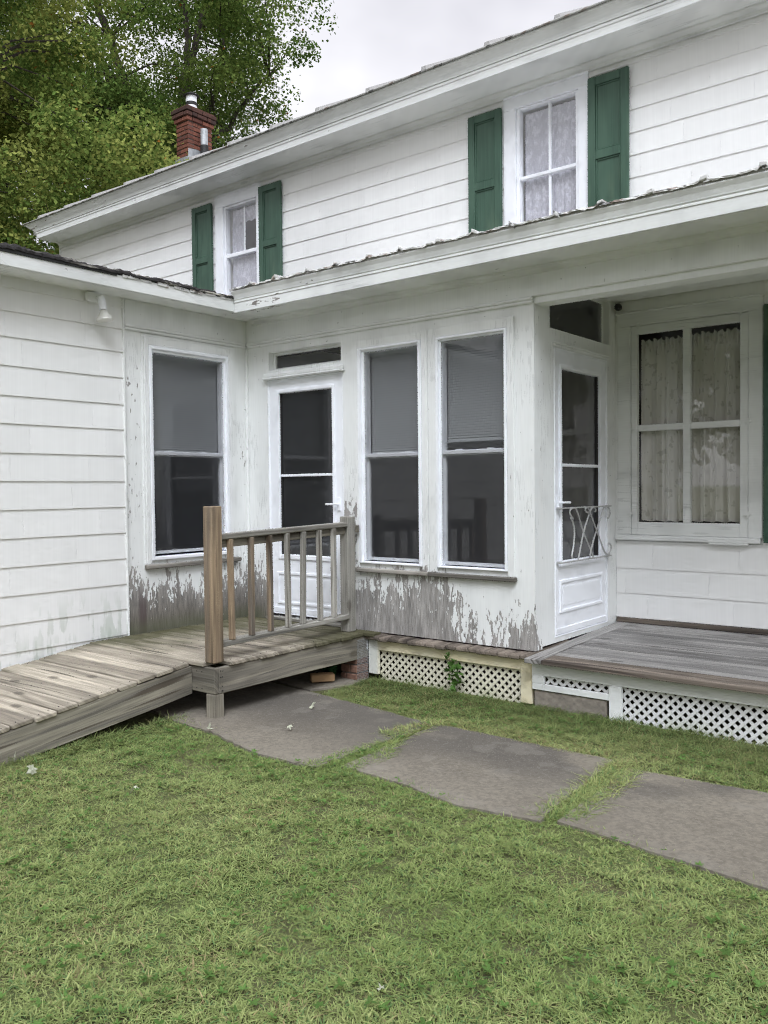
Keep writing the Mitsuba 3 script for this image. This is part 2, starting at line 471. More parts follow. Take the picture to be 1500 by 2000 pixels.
XC, YD = 2.871, 1.353
fA = Frame((0, 0, 0), (0, 1, 0), (1, 0, 0))
fB = Frame((0, 0, 0), (1, 0, 0), (0, -1, 0))
fC = Frame((XC, 0, 0), (0, 1, 0), (1, 0, 0))
fD = Frame((0, YD, 0), (1, 0, 0), (0, -1, 0))


def wbox(mb, x0, x1, y0, y1, z0, z1, bevel=0.003, grain=0):
    v, f, uv = bbox((x0, y0, z0), (x1, y1, z1), bevel, grain)
    return mb.add(v, f, uv)


def one(key, bsdf, x0, x1, y0, y1, z0, z1, bevel=0.003, grain=0):
    return wbox(MB(), x0, x1, y0, y1, z0, z1, bevel, grain).build(key, bsdf)


def tube(mb, pts, rad, sides=6, cap=True):
    p = np.asarray(pts, float)
    r = np.broadcast_to(np.asarray(rad, float), (len(p),))
    t = np.gradient(p, axis=0)
    t /= np.linalg.norm(t, axis=1, keepdims=True) + 1e-12
    ref = np.array([0, 0, 1.0]) if abs(t[:, 2]).mean() < 0.8 else np.array([1.0, 0, 0])
    a = np.cross(t, ref)
    a /= np.linalg.norm(a, axis=1, keepdims=True) + 1e-12
    b = np.cross(t, a)
    an = np.arange(sides) * 2 * np.pi / sides
    v = p[:, None] + r[:, None, None] * (np.cos(an)[None, :, None] * a[:, None] + np.sin(an)[None, :, None] * b[:, None])
    i, j = np.meshgrid(np.arange(len(p) - 1), np.arange(sides), indexing='ij')
    q = np.stack([i * sides + j, (i + 1) * sides + j, (i + 1) * sides + (j + 1) % sides, i * sides + (j + 1) % sides], -1).reshape(-1, 4)
    vv = v.reshape(-1, 3)
    f = np.vstack([q[:, [0, 1, 2]], q[:, [0, 2, 3]]])
    if cap:
        n = len(vv)
        vv = np.vstack([vv, p[:1], p[-1:]])
        k = np.arange(sides)
        f = np.vstack([f, np.stack([k, (k + 1) % sides, k * 0 + n], 1), np.stack([(len(p) - 1) * sides + (k + 1) % sides, (len(p) - 1) * sides + k, k * 0 + n + 1], 1)])
    return mb.add(vv, f)


def lathe(mb, prof, centre, axis=(0, 0, 1), sides=24):
    """Profile of (radius, height) turned about an axis through centre."""
    prof = np.asarray(prof, float)
    z = np.asarray(axis, float) / np.linalg.norm(axis)
    a = np.cross(z, [0, 1, 0] if abs(z[1]) < 0.9 else [1, 0, 0])
    a /= np.linalg.norm(a)
    b = np.cross(z, a)
    an = np.arange(sides) * 2 * np.pi / sides
    v = np.asarray(centre) + prof[:, 1][:, None, None] * z + prof[:, 0][:, None, None] * (np.cos(an)[None, :, None] * a + np.sin(an)[None, :, None] * b)
    i, j = np.meshgrid(np.arange(len(prof) - 1), np.arange(sides), indexing='ij')
    q = np.stack([i * sides + j, i * sides + (j + 1) % sides, (i + 1) * sides + (j + 1) % sides, (i + 1) * sides + j], -1).reshape(-1, 4)
    return mb.add(v.reshape(-1, 3), q)


def extrude_x(mb, prof, x0, x1, n=1, shear0=None):
    """A closed profile of (y, z) run along x; shear0(y, z) gives extra x at the left end."""
    prof = np.asarray(prof, float)
    k = len(prof)
    xs = np.linspace(0, 1, n + 1)
    e0 = np.array([x0 + (shear0(*q) if shear0 else 0) for q in prof])
    v = np.array([[e0[i] + (x1 - e0[i]) * t, prof[i, 0], prof[i, 1]] for t in xs for i in range(k)])
    f = []
    for a in range(n):
        for i in range(k):
            j = (i + 1) % k
            f.append([a * k + i, a * k + j, (a + 1) * k + j])
            f.append([a * k + i, (a + 1) * k + j, (a + 1) * k + i])
    tv, tri = trimesh.creation.triangulate_polygon(Polygon(prof), engine='earcut')
    tri = np.argmin(((np.asarray(tv)[:, None] - prof[None]) ** 2).sum(2), 1)[np.asarray(tri)]
    f = np.array(f)
    f = np.vstack([f, tri[:, ::-1], tri + n * k])
    area = sum(prof[i, 0] * prof[(i + 1) % k, 1] - prof[(i + 1) % k, 0] * prof[i, 1] for i in range(k))
    if area > 0:
        f[: 2 * n * k] = f[: 2 * n * k][:, ::-1]
    return mb.add(v, f)


def lab(key, label=None, category=None, group=None, kind=None):
    d = {}
    if label: d['label'] = label
    if category: d['category'] = category
    if group: d['group'] = group
    if kind: d['kind'] = kind
    labels[key] = d


GZ = -0.405
H = 'house__'
lab('house', 'white two-storey farmhouse with green shutters, shingle siding, enclosed porch and peeling paint', 'house')


# ------------------------------------------------------------------ shingle siding
def cut(rect, holes):
    out = [rect]
    for a0, a1, b0, b1 in holes:
        nxt = []
        for u0, u1, z0, z1 in out:
            if a0 >= u1 or a1 <= u0 or b0 >= z1 or b1 <= z0:
                nxt.append((u0, u1, z0, z1))
                continue
            if u0 < a0: nxt.append((u0, a0, z0, z1))
            if a1 < u1: nxt.append((a1, u1, z0, z1))
            m0, m1 = max(u0, a0), min(u1, a1)
            if z0 < b0: nxt.append((m0, m1, z0, b0))
            if b1 < z1: nxt.append((m0, m1, b1, z1))
        out = nxt
    return [r for r in out if r[1] - r[0] > 0.012 and r[3] - r[2] > 0.006]


def shingles(key, fr, u0, u1, lines, ztop, holes, width=0.61, base=0.003, proud=0.0095):
    """Courses of wide shingles; lines are the lower edges of the courses, rising."""
    for c, zb in enumerate(lines):
        zt = lines[c + 1] if c + 1 < len(lines) else ztop
        off = rng.uniform(0, width) if c % 2 else rng.uniform(0, width * 0.4) + width * 0.5
        u = u0 - off
        while u < u1:
            a, b = max(u, u0), min(u + width, u1)
            u += width
            if b - a < 0.012:
                continue
            dz = rng.normal(0, 0.0006)
            for p0, p1, q0, q1 in cut((a, b, zb, zt), holes):
                fn_ = lambda z: base + proud * (1 - (z - zb) / max(zt - zb, 1e-3)) + 0.002
                g = 0.0005
                lo = q0 + (dz if q0 == zb else 0)
                hi = q1 + (0.008 if q1 == zt and c + 1 < len(lines) else 0)
                n0, n1 = fn_(q0), max(fn_(hi), base)
                v = [[p0 + g, lo, 0.0005], [p1 - g, lo, 0.0005], [p1 - g, hi, 0.0005], [p0 + g, hi, 0.0005],
                     [p0 + g, lo, n0], [p1 - g, lo + rng.normal(0, 0.0008), n0], [p1 - g, hi, n1], [p0 + g, hi, n1]]
                f = [[0, 3, 2, 1], [4, 5, 6, 7], [0, 1, 5, 4], [1, 2, 6, 5], [2, 3, 7, 6], [3, 0, 4, 7]]
                uvi[0] = (uvi[0] + 1) % 400
                uv = np.array([[q[0] + 0 * 20, q[1]] for q in v]) * 0 + np.array([20 * uvi[0], 0])
                MB().add(fr.w(v), f, uv).build(key, 'm_siding')


def wall(key, bsdf, fr, u0, u1, z0, z1, holes, t):
    poly = sbox(u0, z0, u1, z1)
    for h in holes:
        poly = poly.difference(sbox(h[0], h[2], h[1], h[3]))
    mb = MB()
    for g in getattr(poly, 'geoms', [poly]):
        fr.slab(mb, g, -t, 0.0)
    return mb.build(key, bsdf)


# openings (u0, u1, z0, z1) in each wall
A_WIN = (-1.053, -0.232, 0.521, 2.236)
B_TRANS, B_DOOR = (0.284, 1.118, 2.111, 2.267), (0.262, 1.133, -0.02, 2.03)
B_W1, B_W2 = (1.307, 1.930, 0.486, 2.189), (2.063, 2.666, 0.486, 2.189)
C_DOOR, C_TRANS = (0.285, 1.174, 0.0, 2.068), (0.229, 1.231, 2.197, 2.545)
D_WIN = (3.001, 3.895, 0.690, 2.341)
U_R, U_L = (1.975, 2.560, 3.08, 4.335), (-1.815, -1.265, 3.08, 4.295)

wall(H + 'wing_wall', 'm_old', fA, -7.2, 0.0, GZ - 0.1, 2.60, [A_WIN], 0.10)
wall(H + 'porch_wall', 'm_old', fB, 0.0, XC, -0.052, 2.60, [B_TRANS, B_DOOR, B_W1, B_W2], 0.10)
wall(H + 'porch_side_wall', 'm_old', fC, 0.1, YD, -0.035, 2.56, [C_DOOR, C_TRANS], 0.10)
wall(H + 'main_wall', 'm_trim', fD, -5.2, 7.6, -0.35, 4.51, [D_WIN, U_R, U_L], 0.14)

LW = [-0.43, -0.235, -0.035, 0.163, 0.359, 0.558, 0.757, 0.956, 1.154, 1.352, 1.553, 1.747, 1.952, 2.151, 2.327, 2.487]
shingles(H + 'wing_wall__shingle', fA, -7.2, -1.277, LW, 2.60, [])
LU = [3.331 + 0.1776 * k for k in range(-2, 7)]
shingles(H + 'main_wall__shingle', fD, -5.2, 6.6, LU, 4.505, [(1.859, 2.648, 2.9, 4.452), (-1.951, -1.204, 2.9, 4.436)])
LD = [0.03, 0.223, 0.425, 0.627, 0.827, 1.027, 1.227, 1.427, 1.627, 1.827, 2.027, 2.227, 2.427]
shingles(H + 'main_wall__lower_shingle', fD, XC + 0.005, 6.6, LD, 2.56, [(2.891, 3.996, 0.640, 2.456), (XC, 2.891, 0.655, 2.456)], 0.66)
# corner strips of the siding
one(H + 'corner_board', 'm_trim', 0.0006, 0.021, -1.288, -1.272, -0.42, 2.60)
one(H + 'corner_board', 'm_trim', -5.225, -5.2, YD - 0.024, YD + 0.08, 2.6, 4.505)

# ------------------------------------------------------------------ hidden shell: insides, gables, floors
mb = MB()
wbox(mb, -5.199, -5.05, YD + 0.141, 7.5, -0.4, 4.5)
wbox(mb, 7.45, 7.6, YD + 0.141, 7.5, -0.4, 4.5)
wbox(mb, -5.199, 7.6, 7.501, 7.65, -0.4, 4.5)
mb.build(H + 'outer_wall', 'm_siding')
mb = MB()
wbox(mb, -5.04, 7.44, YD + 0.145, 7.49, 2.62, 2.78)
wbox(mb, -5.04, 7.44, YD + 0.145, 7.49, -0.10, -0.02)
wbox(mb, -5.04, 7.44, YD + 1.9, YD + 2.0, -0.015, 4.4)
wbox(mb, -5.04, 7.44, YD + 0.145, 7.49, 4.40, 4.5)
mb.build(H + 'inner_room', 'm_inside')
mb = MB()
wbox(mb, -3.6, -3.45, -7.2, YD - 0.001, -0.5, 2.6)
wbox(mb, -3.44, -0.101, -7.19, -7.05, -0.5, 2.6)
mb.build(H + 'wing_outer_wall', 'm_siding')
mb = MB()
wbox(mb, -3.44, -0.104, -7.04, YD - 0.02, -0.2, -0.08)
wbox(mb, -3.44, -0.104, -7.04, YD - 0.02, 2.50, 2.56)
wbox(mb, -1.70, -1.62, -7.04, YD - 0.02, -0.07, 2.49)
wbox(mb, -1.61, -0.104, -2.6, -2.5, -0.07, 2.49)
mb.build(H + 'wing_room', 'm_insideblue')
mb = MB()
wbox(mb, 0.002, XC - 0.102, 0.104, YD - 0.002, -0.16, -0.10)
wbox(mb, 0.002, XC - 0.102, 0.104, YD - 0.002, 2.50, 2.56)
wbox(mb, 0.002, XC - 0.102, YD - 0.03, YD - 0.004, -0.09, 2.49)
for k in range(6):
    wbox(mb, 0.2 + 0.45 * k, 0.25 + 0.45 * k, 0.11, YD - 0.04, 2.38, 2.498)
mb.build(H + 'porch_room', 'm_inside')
# foundation under the porch floor
mb = MB()
wbox(mb, 0.2, 7.5, 0.75, 0.9, -0.6, -0.16)
mb.build(H + 'foundation', 'm_mortar')

# ------------------------------------------------------------------ frieze, mouldings, soffits and fascias of the porch and wing
def bar(key, bsdf, fr, *a, bevel=0.004, **k):
    return fr.box(MB(), *a, bevel=bevel, **k).build(key, bsdf)


bar(H + 'frieze', 'm_old', fB, 0.020, 6.55, 2.372, 2.565, 0.0006, 0.022)
bar(H + 'frieze', 'm_old', fA, -1.268, -0.001, 2.372, 2.565, 0.0006, 0.020)
mb = MB()
fB.box(mb, 0.022, XC + 0.0, 2.352, 2.371, 0.0008, 0.034, 0.006)
fB.box(mb, 0.022, XC + 0.0, 2.330, 2.351, 0.0008, 0.024, 0.006)
mb.build(H + 'frieze_moulding', 'm_old')
mb = MB()
fA.box(mb, -1.268, -0.0345, 2.352, 2.371, 0.0008, 0.032, 0.006)
fA.box(mb, -1.268, -0.0245, 2.330, 2.351, 0.0008, 0.022, 0.006)
mb.build(H + 'frieze_moulding', 'm_old')
# beam over the open porch
one(H + 'porch_beam', 'm_old', XC + 0.0005, 6.55, 0.0, 0.14, 2.326, 2.562)
one(H + 'porch_ceiling', 'm_trim', XC + 0.002, 6.6, 0.142, YD - 0.025, 2.548, 2.575)
one(H + 'porch_post', 'm_old', 6.42, 6.54, 0.01, 0.13, -0.05, 2.325)
# bed moulding under the soffit
extrude_x(MB(), [(-0.0222, 2.520), (-0.030, 2.520), (-0.036, 2.532), (-0.060, 2.548), (-0.064, 2.5655), (-0.0222, 2.5655)], 0.10, 6.6).build(H + 'bed_moulding', 'm_trim')
# soffit (porch and wing), then fascia with crown
one(H + 'soffit', 'm_trim', 0.235, 6.7, -0.345, 0.15, 2.566, 2.585)
one(H + 'wing_soffit', 'm_trim', -0.05, 0.234, -7.3, 0.15, 2.5665, 2.586)
extrude_x(MB(), [(-0.3455, 2.560), (-0.368, 2.560), (-0.368, 2.640), (-0.3455, 2.640)], 0.262, 6.7).build(H + 'porch_fascia', 'm_trim')
extrude_x(MB(), [(-0.3455, 2.641), (-0.3745, 2.641), (-0.3745, 2.649), (-0.371, 2.655), (-0.371, 2.660), (-0.3775, 2.664), (-0.379, 2.672), (-0.388, 2.700), (-0.402, 2.724), (-0.402, 2.732), (-0.3455, 2.732)], 0.262, 6.7).build(H + 'porch_crown', 'm_trim')
one(H + 'wing_fascia', 'm_trim', 0.2345, 0.258, -7.3, -0.3465, 2.568, 2.668, grain=1)

# porch roof sheet with its ragged metal edge
def sheet(key, bsdf, quad, t):
    q = np.asarray(quad, float)
    v = np.vstack([q, q - [0, 0, t]])
    MB().add(v, [[0, 1, 2, 3], [7, 6, 5, 4], [0, 4, 5, 1], [1, 5, 6, 2], [2, 6, 7, 3], [3, 7, 4, 0]]).build(key, bsdf)


sheet(H + 'porch_roof', 'm_roof', [(0.24, -0.40, 2.752), (6.75, -0.40, 2.752), (6.75, YD - 0.02, 3.01), (0.24, YD - 0.02, 3.01)], 0.018)
sheet(H + 'wing_roof', 'm_tar', [(-3.8, -7.35, 3.15), (0.262, -7.35, 2.690), (0.262, YD - 0.02, 2.690), (-3.8, YD - 0.02, 3.15)], 0.020)

seams = [0.29, 0.505, 0.779, 1.143, 1.433, 1.751, 2.045, 2.366, 2.654, 2.936, 3.25, 3.536, 3.839, 4.141, 4.451, 4.76, 5.08, 5.39, 5.7, 6.0, 6.3, 6.6]


def ragged(key, bsdf):
    """Crumpled metal drip edge: sheets between seams, each wavy and lifted at its ends, with folded tabs at the seams."""
    for i in range(len(seams) - 1):
        a, b = seams[i], seams[i + 1]
        n = 18
        xs = np.linspace(a + 0.004, b + 0.012, n)
        r = np.random.default_rng(100 + i)
        amp = r.uniform(0.4, 1.0)
        t = (xs - a) / (b - a)
        wob = 0.0035 * np.cumsum(r.normal(0, 0.35, n)) / 2 + 0.003 * np.sin(t * 9 + i) * amp
        wob -= np.linspace(wob[0], wob[-1], n)
        lift = 0.014 * np.exp(-((t - 1) / 0.06) ** 2) * r.uniform(0.3, 1.4) - 0.005 * np.sin(t * np.pi)
        sag = 0.003 * r.normal(size=n)
        rows = []
        for dy, dz, k in ((0.18, 0.030, 0.1), (0.06, 0.010, 0.4), (0.0, 0.002, 0.9), (-0.012, -0.004, 1.0), (-0.014, -0.014, 1.0)):
            rows.append(np.stack([xs, np.full(n, -0.402) + dy + 0.004 * r.normal(size=n) * k, 2.756 + dz + (wob + lift) * k + sag * (0.6 if dz < 0 else 0.2)], 1))
        g = np.array(rows)
        i0, j0 = np.meshgrid(np.arange(len(rows) - 1), np.arange(n - 1), indexing='ij')
        q = np.stack([i0 * n + j0, i0 * n + j0 + 1, (i0 + 1) * n + j0 + 1, (i0 + 1) * n + j0], -1).reshape(-1, 4)
        m = MB().add(g.reshape(-1, 3), q)
        # folded seam tab
        zt = 2.752 + wob[-1] + lift[-1]
        v, f, uv = bbox((b - 0.012, -0.425, zt - 0.012), (b + 0.026, -0.30, zt + 0.012), 0.004)
        v[:, 2] += 0.010 * (v[:, 0] - b) / 0.03 * r.normal()
        m.add(v, f)
        m.build(key, bsdf)


ragged(H + 'porch_roof__drip_edge', 'm_edge')
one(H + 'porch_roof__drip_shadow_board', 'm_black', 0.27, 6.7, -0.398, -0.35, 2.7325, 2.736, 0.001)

# ragged tar edge of the wing roof
ys = np.linspace(-7.3, -0.36, 460)
r = np.random.default_rng(3)
nz = np.convolve(r.normal(size=len(ys)), np.ones(3) / 3, 'same') * 0.006 + 0.010 * (np.sin(ys * 7.7) > 0.93) + 0.004 * np.sin(ys * 5.1)
rows = []
for dx, dz, k in ((-0.25, 0.055, 0.4), (-0.08, 0.040, 0.8), (0.0, 0.026, 1), (0.018, 0.012, 0.8), (0.020, -0.006, 0.5), (0.006, -0.010, 0.3)):
    w = np.clip((ys + 1.9) / 1.2, 0, 1)
    rows.append(np.stack([np.full(len(ys), 0.255) + dx + r.normal(size=len(ys)) * 0.003, ys, 2.680 + dz * (1 - 0.25 * w) + nz * k + r.normal(size=len(ys)) * 0.003 * k], 1))
g = np.array(rows)
i0, j0 = np.meshgrid(np.arange(len(rows) - 1), np.arange(len(ys) - 1), indexing='ij')
n = len(ys)
q = np.stack([i0 * n + j0, (i0 + 1) * n + j0, (i0 + 1) * n + j0 + 1, i0 * n + j0 + 1], -1).reshape(-1, 4)
MB().add(g.reshape(-1, 3), q).build(H + 'wing_roof__tar_edge', 'm_tar')
one(H + 'wing_roof__drip_strip', 'm_black', 0.259, 0.266, -7.3, -1.50, 2.655, 2.684, 0.001, 1)
for k in range(7):
    y0 = -1.45 + 0.155 * k
    v, f, uv = bbox((0.2595, y0, 2.655 + r.uniform(-0.003, 0.006)), (0.2635 + 0.004 * r.random(), y0 + r.uniform(0.10, 0.15), 2.676 + r.uniform(0, 0.012)), 0.001, 1)
    v[:, 2] += (v[:, 1] - y0) * r.normal(0, 0.05)
    MB().add(v, f, uv).build(H + 'wing_roof__peeled_flake', 'm_edge')

# ------------------------------------------------------------------ main cornice and roof
EAVE = 1.0
def cshear(y, z):
    d = YD - y
    return -0.02 - 0.20 * np.clip((d - 0.355) / 0.07, 0, 1)


extrude_x(MB(), [(YD - 0.001, 4.506), (1.0, 4.506), (1.0, 4.568), (0.992, 4.572), (0.992, 4.590), (1.0, 4.597), (YD - 0.001, 4.597)], -5.20, 7.7, 1, cshear).build(H + 'cornice_board', 'm_trim')
crown = [(1.05, 4.598), (0.985, 4.598), (0.983, 4.608), (0.976, 4.625), (0.958, 4.650), (0.945, 4.676), (0.938, 4.690), (0.930, 4.692), (0.930, 4.706), (1.05, 4.706)]
extrude_x(MB(), crown, -5.20, 7.7, 1, cshear).build(H + 'cornice_crown', 'm_trim')
extrude_x(MB(), [(YD - 0.020, 4.440), (YD - 0.030, 4.444), (YD - 0.034, 4.470), (YD - 0.060, 4.492), (YD - 0.064, 4.5055), (YD - 0.020, 4.5055)], -5.2, 7.6).build(H + 'bed_moulding', 'm_trim')
mb = MB()
wbox(mb, -5.40, -5.201, 1.06, 7.5, 4.60, 4.70)
mb.build(H + 'rake_board', 'm_trim')
PITCH_R = 0.535
def roof_z(y): return 4.722 + (y - 0.92) * PITCH_R
sheet(H + 'roof', 'm_roof', [(-5.44, 0.915, roof_z(0.915)), (7.8, 0.915, roof_z(0.915)), (7.8, 4.5, roof_z(4.5)), (-5.44, 4.5, roof_z(4.5))], 0.016)
sheet(H + 'roof', 'm_roof', [(-5.44, 8.1, roof_z(0.915)), (7.8, 8.1, roof_z(0.915)), (7.8, 4.5, roof_z(4.5)), (-5.44, 4.5, roof_z(4.5))][::-1], 0.016)
extrude_x(MB(), [(0.925, 4.7065), (0.9, 4.7065), (0.9, 4.711), (0.925, 4.711)], -5.43, 7.75).build(H + 'roof__drip_edge', 'm_edge')
for xr in [-4.99, -4.36, -3.737, -3.065, -2.473, -1.85, -1.22, -0.58, 0.05, 0.681, 1.312, 1.953, 2.591, 3.22, 3.85]:
    a, b = 0.905, 4.49
    w = 0.028
    v = []
    for y in (a, b):
        z = roof_z(y)
        v += [[xr - w, y, z - 0.004], [xr + w, y, z - 0.004], [xr + w * 0.8, y, z + 0.030], [xr - w * 0.8, y, z + 0.030]]
    MB().add(v, [[0, 1, 2, 3], [7, 6, 5, 4], [0, 4, 5, 1], [1, 5, 6, 2], [2, 6, 7, 3], [3, 7, 4, 0]]).build(H + 'roof__seam', 'm_roof')
# gables
for xg in (-5.199, 7.45):
    P = Polygon([(YD + 0.15, 4.5), (7.5, 4.5), (4.5, 6.3)])
    m = trimesh.creation.extrude_polygon(P, 0.14, engine='earcut')
    v = np.array(m.vertices)
    MB().add(np.stack([v[:, 2] + xg, v[:, 0], v[:, 1]], 1), m.faces).build(H + 'gable', 'm_siding')

# ------------------------------------------------------------------ windows
def vinyl_window(key, fr, o, gl, meet, blind=None, double_sash=True):
    """Replacement vinyl window: outer frame, meeting rail, sashes, panes, insect screen."""
    u0, u1, z0, z1 = o
    a0, a1, b0, b1 = gl
    mb = MB()
    fr.ring(mb, u0 + 0.001, u1 - 0.001, z0 + 0.001, z1 - 0.001, (a0 - u0) * 0.55, -0.08, 0.024, 0.004, (z1 - b1) * 0.5, (b0 - z0) * 0.6)
    mb.build(key + '__frame', 'm_vinyl')
    mb = MB()
    w = (a0 - u0) * 0.55 + 0.0005
    fr.box(mb, u0 + w, a0, b0 - 0.004, b1 + 0.004, -0.078, 0.006, 0.003)
    fr.box(mb, a1, u1 - w, b0 - 0.004, b1 + 0.004, -0.078, 0.006, 0.003)
    fr.box(mb, u0 + w, u1 - w, b1 + 0.0045, z1 - (z1 - b1) * 0.5 - 0.0008, -0.078, 0.006, 0.003)
    mb.build(key + '__stop', 'm_vinyl')
    mb = MB()
    fr.box(mb, a0 + 0.0005, a1 - 0.0005, meet - 0.014, meet + 0.012, -0.052, -0.006, 0.003)
    mb.build(key + '__meeting_rail', 'm_vinyl')
    mb = MB()
    for t in (0.25, 0.75):
        uu = a0 + (a1 - a0) * t
        fr.box(mb, uu - 0.028, uu + 0.028, meet + 0.0125, meet + 0.024, -0.045, -0.026, 0.003)
    mb.build(key + '__sash_lock', 'm_vinyl')
    mb = MB()
    fr.ring(mb, a0 + 0.0005, a1 - 0.0005, b0 + 0.0005, meet - 0.0145, 0.010, -0.060, -0.034, 0.002, 0.008, 0.024)
    mb.build(key + '__lower_sash', 'm_vinyl')
    mb = MB()
    fr.ring(mb, a0 + 0.0005, a1 - 0.0005, meet + 0.0125, b1, 0.004, -0.034, -0.014, 0.002, 0.004, 0.004)
    mb.build(key + '__upper_sash', 'm_vinyl')
    fr.quad(MB(), a0 + 0.008, a1 - 0.008, meet + 0.018, b1 - 0.006, -0.024).build(key + '__pane', 'm_glass')
    fr.quad(MB(), a0 + 0.018, a1 - 0.018, b0 + 0.026, meet - 0.024, -0.046).build(key + '__pane', 'm_glass')
    fr.quad(MB(), a0 + 0.001, a1 - 0.001, b0 + 0.001, b1 - 0.001, -0.002).build(key + '__insect_screen', 'm_screen')


def blind(label, fr, a0, a1, zlow, ztop, n):
    k = num('window_blind')
    lab(k, label, 'blind', 'closed mini blinds')
    mb = MB()
    z = zlow + 0.02
    i = 0
    while z < ztop - 0.02:
        q = [[a0, z - 0.0105, n + 0.006], [a1, z - 0.0105, n + 0.006], [a1, z + 0.0095, n - 0.005], [a0, z + 0.0095, n - 0.005]]
        mb.add(fr.w(q), [[0, 1, 2, 3]])
        z += 0.0190
    mb.build(k + '__slats', 'm_blind', raw=True)
    labels[k + '__slats'] = {'kind': 'stuff'}
    fr.box(MB(), a0, a1, zlow - 0.004, zlow + 0.012, n - 0.01, n + 0.01, 0.002).build(k + '__bottom_rail', 'm_blind', raw=True)
    fr.box(MB(), a0, a1, ztop - 0.02, ztop + 0.01, n - 0.014, n + 0.014, 0.002).build(k + '__head_rail', 'm_blind', raw=True)


def sill(key, fr, u0, u1, z, proud=0.045, h=0.030):
    fr.box(MB(), u0, u1, z - h, z, 0.0008, proud, 0.005).build(key, 'm_sill')


# wing window
w = H + 'wing_window'
mb = MB()
fA.box(mb, -1.097, -1.054, 0.4905, 2.300, 0.0008, 0.020)
fA.box(mb, -0.231, -0.168, 0.4905, 2.300, 0.0008, 0.020)
fA.box(mb, -1.0535, -0.2315, 2.2365, 2.300, 0.0008, 0.020)
fA.box(mb, -1.115, -1.0975, 0.4905, 2.320, 0.0008, 0.012)
fA.box(mb, -0.1675, -0.150, 0.4905, 2.320, 0.0008, 0.012)
fA.box(mb, -1.097, -0.168, 2.3005, 2.320, 0.0008, 0.012)
mb.build(w + '__casing', 'm_old')
sill(w + '__sill', fA, -1.115, -0.130, 0.490, 0.050, 0.034)
vinyl_window(w, fA, A_WIN, (-1.007, -0.28, 0.566, 2.180), 1.382)
blind('closed grey mini blind in the window of the left wing', fA, -1.0, -0.285, 1.375, 2.18, -0.085)

# porch windows
w1, w2 = H + 'porch_window', H + 'porch_window_001'
mb = MB()
fB.box(mb, 1.264, 1.306, 0.4505, 2.250, 0.0008, 0.020)
fB.box(mb, 1.931, 1.988, 0.4505, 2.262, 0.0008, 0.020)
fB.box(mb, 1.3065, 1.9305, 2.1895, 2.250, 0.0008, 0.020)
mb.build(w1 + '__casing', 'm_old')
mb = MB()
fB.box(mb, 1.992, 2.062, 0.4505, 2.262, 0.0008, 0.021)
fB.box(mb, 2.667, 2.722, 0.4505, 2.262, 0.0008, 0.021)
fB.box(mb, 2.0625, 2.6665, 2.1895, 2.262, 0.0008, 0.021)
mb.build(w2 + '__casing', 'm_old')
sill(w1 + '__sill', fB, 1.262, 1.984, 0.450, 0.045, 0.030)
sill(w2 + '__sill', fB, 1.994, 2.735, 0.450, 0.045, 0.030)
vinyl_window(w1, fB, B_W1, (1.362, 1.897, 0.511, 2.153), 1.340)
vinyl_window(w2, fB, B_W2, (2.100, 2.632, 0.508, 2.153), 1.340)
blind('closed grey mini blind in the porch window beside the first door', fB, 1.37, 1.89, 1.35, 2.15, -0.085)
blind('closed grey mini blind in the porch window nearest the open porch', fB, 2.105, 2.625, 1.42, 2.15, -0.085)

# big old window under the open porch
w = H + 'old_window'
mb = MB()
fD.box(mb, 2.891, 2.999, 0.690, 2.345, 0.0006, 0.026)
fD.box(mb, 3.897, 3.996, 0.690, 2.345, 0.0006, 0.026)
fD.box(mb, 2.891, 3.996, 2.3455, 2.440, 0.0006, 0.026)
fD.box(mb, 2.880, 4.006, 2.4405, 2.458, 0.0006, 0.036)
mb.build(w + '__casing', 'm_trim')
mb = MB()
fD.box(mb, 2.878, 3.985, 0.650, 0.6895, 0.0006, 0.052, 0.006)
fD.box(mb, 3.62, 3.90, 0.636, 0.6495, 0.015, 0.060, 0.003)
mb.build(w + '__sill', 'm_trim')
mb = MB()
fD.box(mb, 3.003, 3.050, 0.6915, 2.339, -0.035, 0.012)
fD.box(mb, 3.834, 3.893, 0.6915, 2.339, -0.035, 0.012)
fD.box(mb, 3.0505, 3.8335, 2.277, 2.339, -0.035, 0.012)
fD.box(mb, 3.0505, 3.8335, 0.6915, 0.793, -0.035, 0.012)
fD.box(mb, 3.413, 3.468, 0.7935, 2.2765, -0.033, 0.010)
fD.box(mb, 3.0505, 3.4125, 1.512, 1.560, -0.032, 0.008)
fD.box(mb, 3.4685, 3.8335, 1.512, 1.560, -0.032, 0.008)
mb.build(w + '__sash', 'm_trim')
for a, b in ((3.05, 3.413), (3.468, 3.834)):
    for c, d in ((0.793, 1.512), (1.56, 2.277)):
        fD.quad(MB(), a, b, c, d, -0.012).build(w + '__pane', 'm_glass')
for uu, zz in ((3.00, 0.86), (3.895, 0.86), (3.0, 1.53), (3.895, 1.54), (3.06, 2.345), (3.845, 2.345)):
    mb = MB()
    fD.box(mb, uu - 0.03, uu + 0.03, zz - 0.006, zz + 0.006, 0.0265, 0.036, 0.002)
    fD.box(mb, uu - 0.008, uu + 0.008, zz - 0.022, zz + 0.022, 0.0268, 0.034, 0.002)
    mb.build(w + '__catch', 'm_trim')


